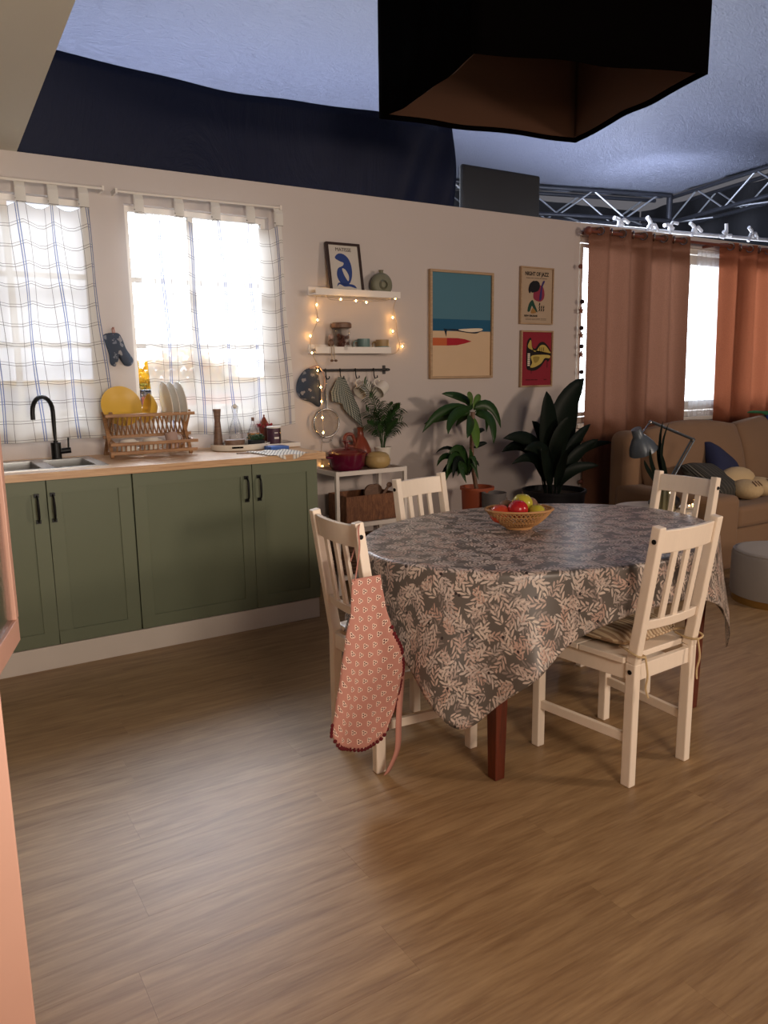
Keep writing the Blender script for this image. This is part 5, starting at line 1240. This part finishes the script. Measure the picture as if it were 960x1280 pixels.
# aspidistra
PX, PY = 4.20, 4.28
t = thing('potted_aspidistra', 'big dark broad-leaved plant in a black planter by the rose curtain', 'potted plant', (PX, PY, .0))
pot(t, .235, .525, M['planter'], .19)
for base, mid, tip, w_, y0, y1 in (((695, 600), (700, 530), (730, 473), .21, 0, -.05), ((688, 600), (684, 545), (683, 489), .17, -.02, -.12), ((686, 600), (680, 560), (665, 526), .11, 0, .08), ((684, 602), (665, 560), (629, 548), .10, 0, -.05), ((682, 602), (660, 565), (627, 565), .09, .02, .05),
   ((683, 604), (668, 578), (640, 580), .07, -.03, -.12), ((697, 602), (712, 565), (738, 530), .10, 0, .02), ((699, 602), (716, 575), (748, 549), .09, -.02, -.1), ((700, 604), (725, 568), (767, 553), .06, .03, .05), ((698, 606), (715, 590), (749, 582), .08, -.05, -.18), ((690, 602), (694, 560), (712, 520), .12, -.05, -.18), ((688, 600), (678, 570), (655, 562), .10, -.05, -.2),
   ((694, 600), (705, 560), (722, 500), .13, .04, .12), ((689, 600), (686, 560), (690, 520), .12, .04, .12), ((691, 603), (683, 585), (676, 560), .09, -.08, -.2), ((693, 603), (700, 585), (708, 562), .09, -.08, -.22)):
    a = at(*base, PY+y0)-t.location; c = at(*tip, PY+y1)-t.location; a.z = .50; mm = at(*mid, PY+(y0+y1)/2)-t.location; ctl = mm*2-(a+c)/2
    stalk = a.lerp(mm, .45); MB().tube([a, a.lerp(ctl, .18), a.lerp(ctl, .36)], .005, 6).build('stalk', M['leafdark'], t)
    s0 = a.lerp(ctl, .28); leafblade(MB(), s0, ctl, c, w_*1.18, 12, Vector((0, -1, .15)), .10).build('leaf', M['leafdark'], t, smooth=80, solid=.0015)

# ================================================================== SOFA CORNER
SX, SY = 4.70, 3.22
t = thing('sofa', 'tan fabric sofa in front of the rose curtains', 'sofa', (SX, SY, 0)); F = M['sofa']
def soft(a, c, nm, bev=.04, seg=4, par=t): return MB().box(a, c).build(nm, F, par, bevel=bev, seg=seg, smooth=80)
soft((0, 0, .02), (.29, .92, .56), 'arm', .05); soft((2.35, 0, .02), (2.64, .92, .56), 'arm', .05)
soft((.29, .05, .05), (2.35, .90, .30), 'base', .02); soft((.02, .78, .05), (2.62, 1.02, .97), 'back', .08)
for a, c in ((.295, 1.32), (1.325, 2.345)): soft((a, .02, .305), (c, .78, .465), 'seat_cushion', .04)
def bcush(x0, x1):
    def f(u, v):
        a = 2*PI*u; ex = 5.0; ca, sa = math.cos(a), math.sin(a); k = (abs(ca)**ex+abs(sa)**ex)**(-1/ex)
        vv = min(1, v/.86); cap = max(0, (v-.86)/.14)
        puff = math.sin(PI*min(1, .12+.80*vv))**.5*(1-cap**2*.0)
        sc = (1-cap) if cap > 0 else 1
        if v < .06: sc = v/.06
        X = (x0+x1)/2+(x1-x0)/2*ca*k*sc
        wr = .010*math.sin(X*34+vv*4)*max(0, vv-.6)
        Y = .66+.12*vv+sa*k*.125*puff*sc+wr
        Z = .46+.52*vv+.03*math.sin(PI*(X-x0)/(x1-x0))*vv*1.0+.035*(1-(1-cap)**2)*0+.03*math.sin(PI/2*cap)
        return (X, Y, Z)
    MB().grid(f, 56, 22).build('back_cushion', F, t, smooth=80)
bcush(.14, 1.27); bcush(1.275, 2.40)
def pillow(label, nm, loc, rot, w_, h_, th_, m_, cat='cushion', g=None):
    def f(u, v, s=1):
        x = (u-.5)*2; z = (v-.5)*2; k = ((1-x**4)*(1-z**4)); k = max(0, k)**.5
        pin = 1-.08*(1-abs(x))*0
        return (x*w_/2*(1-.07*(1-z*z)*abs(x)), s*th_/2*k, z*h_/2*(1-.07*(1-x*x)*abs(z)))
    t = thing(nm, label, cat, loc, 0, g); t.rotation_euler = rot
    MB().grid(lambda u, v: f(u, v, 1), 16, 16).grid(lambda u, v: f(u, v, -1), 16, 16).build('cover', m_, t, smooth=80); return t
GP_ = 'cushions on the sofa'
pillow('dark striped knit cushion lying behind the desk lamp on the sofa', 'sofa_cushion', (5.20, 3.60, .60), (-1.0, .1, .2), .52, .40, .15, M['gpillow'], g=GP_)
pillow('navy blue cushion leaning on the sofa back', 'sofa_cushion', (5.52, 3.74, .66), (-.75, .55, -.1), .42, .36, .15, M['navy'], g=GP_)
pillow('olive grey cushion at the right edge on the sofa', 'sofa_cushion', (6.62, 3.66, .70), (-.35, .6, 0), .40, .40, .14, mat('olive_fabric', '#6b6650', .95), g=GP_)
t = thing('plush_paws', 'cream plush slipper-shaped toy lying on the sofa seat', 'plush toy', (5.36, 3.42, .47), -.1)
for dx, dy, z_ in ((-.02, 0, .075), (.18, .05, .075)):
    MB().ball((dx, dy, z_), .105, 16, (1.0, 1.25, .72)).build('paw', M['beige'], t, smooth=80)
MB().ball((.06, .16, .12), .14, 16, (1.25, .8, .75)).build('body', M['beige'], t, smooth=80)
for dx, dy in ((-.02, -.10), (.19, -.06)):
    for k in (-.03, 0, .03): MB().tube([(dx+k, dy-.012, .115), (dx+k, dy+.03, .145)], .004, 5).build('stitch', M['brownwood'], t)
t = thing('patchwork_blanket', 'knitted green, blue and magenta blanket over the sofa back', 'blanket', (6.46, 3.95, 1.0))
cols = ['#2c6a3a', '#1d2f6a', '#8a2f5a', '#1a4a5a', '#2c3a7a']
for i in range(4):
    for j in range(5):
        def f(u, v, i=i, j=j):
            x = i*.17+u*.168; s = (j+v)*.17
            if s < .16: return (x-.1+.10*s, .17-s, .055+.01*math.sin(x*20))
            return (x-.1+.05*s, .0-(s-.16)*.22-.02*math.sin((s-.16)*6), .05-(s-.16)*.93)
        MB().grid(f, 4, 4).build('patch', bpy.data.materials.get('knit_%d' % ((i*2+j) % 5)) or mat('knit_%d' % ((i*2+j) % 5), cols[(i*2+j) % 5], .95, bump=.5, bscale=120), t, smooth=80, solid=.01)
t = thing('pouf', 'round grey fabric pouf with a brass base band at the right edge', 'pouf', (4.575, 2.66, 0))
MB().lathe([(.001, .045), (.283, .045), (.288, .06), (.288, .30), (.275, .322), (.245, .33), (.001, .332)], 56).build('cover', M['pouf'], t, smooth=60); MB().lathe([(.001, 0), (.275, 0), (.275, .045), (.001, .045)], 56).build('base_band', M['brass'], t, smooth=40)
MB().tube([(.278*math.cos(a), .278*math.sin(a), .318) for a in [2*PI*i/56 for i in range(56)]], .004, 6, True).build('piping', M['pouf'], t, smooth=60)

# side table with lamp, cactus, snake plant
LX, LY = 4.36, 3.46
t = thing('side_table', 'small round white side table between the dining table and the sofa', 'side table', (LX, LY, 0))
MB().lathe([(.001, .48), (.27, .48), (.275, .50), (.001, .50)], 40).build('top', M['white'], t, smooth=40)
for k in range(3): a = k*2*PI/3+.4; MB().bar((.2*math.cos(a), .2*math.sin(a), 0), (.06*math.cos(a), .06*math.sin(a), .48), .025, .025).build('leg', M['white'], t)
LB = Vector((4.50, LY+.08, .501))
t = thing('desk_lamp', 'grey articulated desk lamp reaching left over the side table', 'desk lamp', LB)
ly = LB.y
e1 = at(866, 550, ly)-LB; e2 = at(813, 528, ly)-LB; hd = at(799, 545, ly-.02)-LB; s0 = Vector((.0, 0, .03))
MB().cyl((0, 0, 0), .075, .022, 24).build('base', M['shade'], t, smooth=40)
MB().tube([(0, 0, .02), s0], .01, 8).build('stem', M['steel'], t)
for dy in (-.012, .012):
    MB().tube([s0+Vector((0, dy, 0)), e1+Vector((0, dy, 0))], .007, 8).build('lower_arm', M['shade'], t); MB().tube([e1+Vector((0, dy, .006)), e2+Vector((0, dy, .006))], .007, 8).build('upper_arm', M['shade'], t)
MB().ball(e1, .018, 10).build('joint', M['steel'], t, smooth=60); MB().ball(e2, .015, 10).build('joint', M['steel'], t, smooth=60)
MB().tube(catmull([e2, e2+Vector((-.03, 0, -.02)), hd+Vector((.03, 0, .02)), hd], 4), .005, 8).build('neck', M['steel'], t, smooth=60)
ax = (at(800, 565, ly)-at(793, 533, ly)).normalized(); q = Vector((0, 0, -1)).rotation_difference((ax+Vector((.10, -.05, 0))).normalized()).to_matrix().to_4x4()
top_ = at(795, 536, ly-.02)-LB
sh = MB().lathe([(.001, .0), (.034, 0), (.036, -.055), (.05, -.07), (.085, -.13), (.098, -.175), (.095, -.175), (.082, -.13), (.046, -.072), (.001, -.06)], 32, T(*top_) @ q).build('lamp_shade', M['shade'], t, smooth=50)
MB().ball(top_+(q @ Vector((0, 0, -.125))), .026, 12).build('lamp_bulb', mat('lamp_glow', (1, .72, .42, 1), .5, emit=14), t, smooth=60)
CYl = LY-.12
t = thing('cactus_ornament', 'ribbed green cactus ornament with tiny lights on the side table', 'ornament', (4.30, CYl, .501))
cg = mat('cactus_green', '#5f5f48', .6)
b = MB()
def cf(u, v):
    a = 2*PI*u; r = .062*(1+.10*math.cos(a*12))*(math.sin(PI*(.12+.88*v)*.999)**.35 if v > .5 else 1.0); r = .062*(1+.09*math.cos(a*12))*math.sqrt(max(0, 1-max(0, (v-.7)/.3)**2)); return (r*math.cos(a), r*math.sin(a), .17*v)
MB().grid(cf, 96, 14).build('body', cg, t, smooth=80)
for dx, z in ((-.025, .135), (.012, .137)): MB().ball((dx, -.06, z), .006, 8).build('light_dot', mat('dot_glow', (1, .8, .6, 1), .5, emit=3) if dx < 0 else bpy.data.materials['dot_glow'], t)
t = thing('snake_plant', 'snake plant with tall thin leaves in a white pot beside the lamp', 'potted plant', (4.43, LY-.03, .501)); PY = LY-.03
MB().lathe([(.001, 0), (.045, 0), (.06, .13), (.054, .13), (.05, .11), (.001, .11)], 24).build('pot', M['white_ceramic'], t, smooth=40)
for base, mid, tip, w_, y1 in (((820, 600), (824, 565), (829, 526), .032, 0), ((822, 602), (826, 570), (836, 529), .028, -.03), ((818, 602), (815, 585), (813, 560), .04, -.03), ((820, 604), (812, 592), (805, 575), .04, -.05), ((823, 602), (824, 580), (822, 556), .05, .02), ((825, 602), (829, 585), (826, 566), .045, -.05)):
    a = Vector(((base[0]-821)*.004, -.0, .10)); c = at(*tip, PY+y1)-t.location; mm = at(*mid, PY+y1/2)-t.location
    leafblade(MB(), a, mm*2-(a+c)/2, c, w_, 8, Vector((0, -1, .1)), .2).build('leaf', M['leafdark'], t, smooth=80, solid=.0015)
t = thing('dark_vase', 'round dark bottle vase on the side table behind the chair slats', 'vase', (4.36, CYl-.01, .501)); MB().lathe([(.001, 0), (.03, 0), (.058, .045), (.05, .085), (.016, .11), (.012, .17), (.016, .18), (.001, .17)], 24).build('body', M['planter'], t, smooth=60)
t = thing('white_dish', 'white shallow dish at the right side of the side table', 'dish', (4.48, CYl-.03, .501)); MB().lathe([(.001, 0), (.03, 0), (.085, .018), (.083, .02), (.028, .004), (.001, .004)], 28).build('dish_body', M['white_ceramic'], t, smooth=60)
t = thing('string_lights', 'tiny warm string lights trailing over the side table', 'string lights', (LX, LY, .5))
pp = [Vector((-.24, -.10, .012)), Vector((-.16, -.18, .012)), Vector((-.08, -.20, .03)), Vector((0, -.22, .012)), Vector((.08, -.21, .03)), Vector((.15, -.2, .06)), Vector((.2, -.15, .02))]
MB().tube(catmull(pp, 5), .0012, 5).build('cable', M['cable'], t)
for p in pp: MB().ball(p+Vector((0, 0, .006)), .0045, 6).build('bulb', mat('small_bulb', (1, .55, .18, 1), .5, emit=30) if 'small_bulb' not in bpy.data.materials else bpy.data.materials['small_bulb'], t)
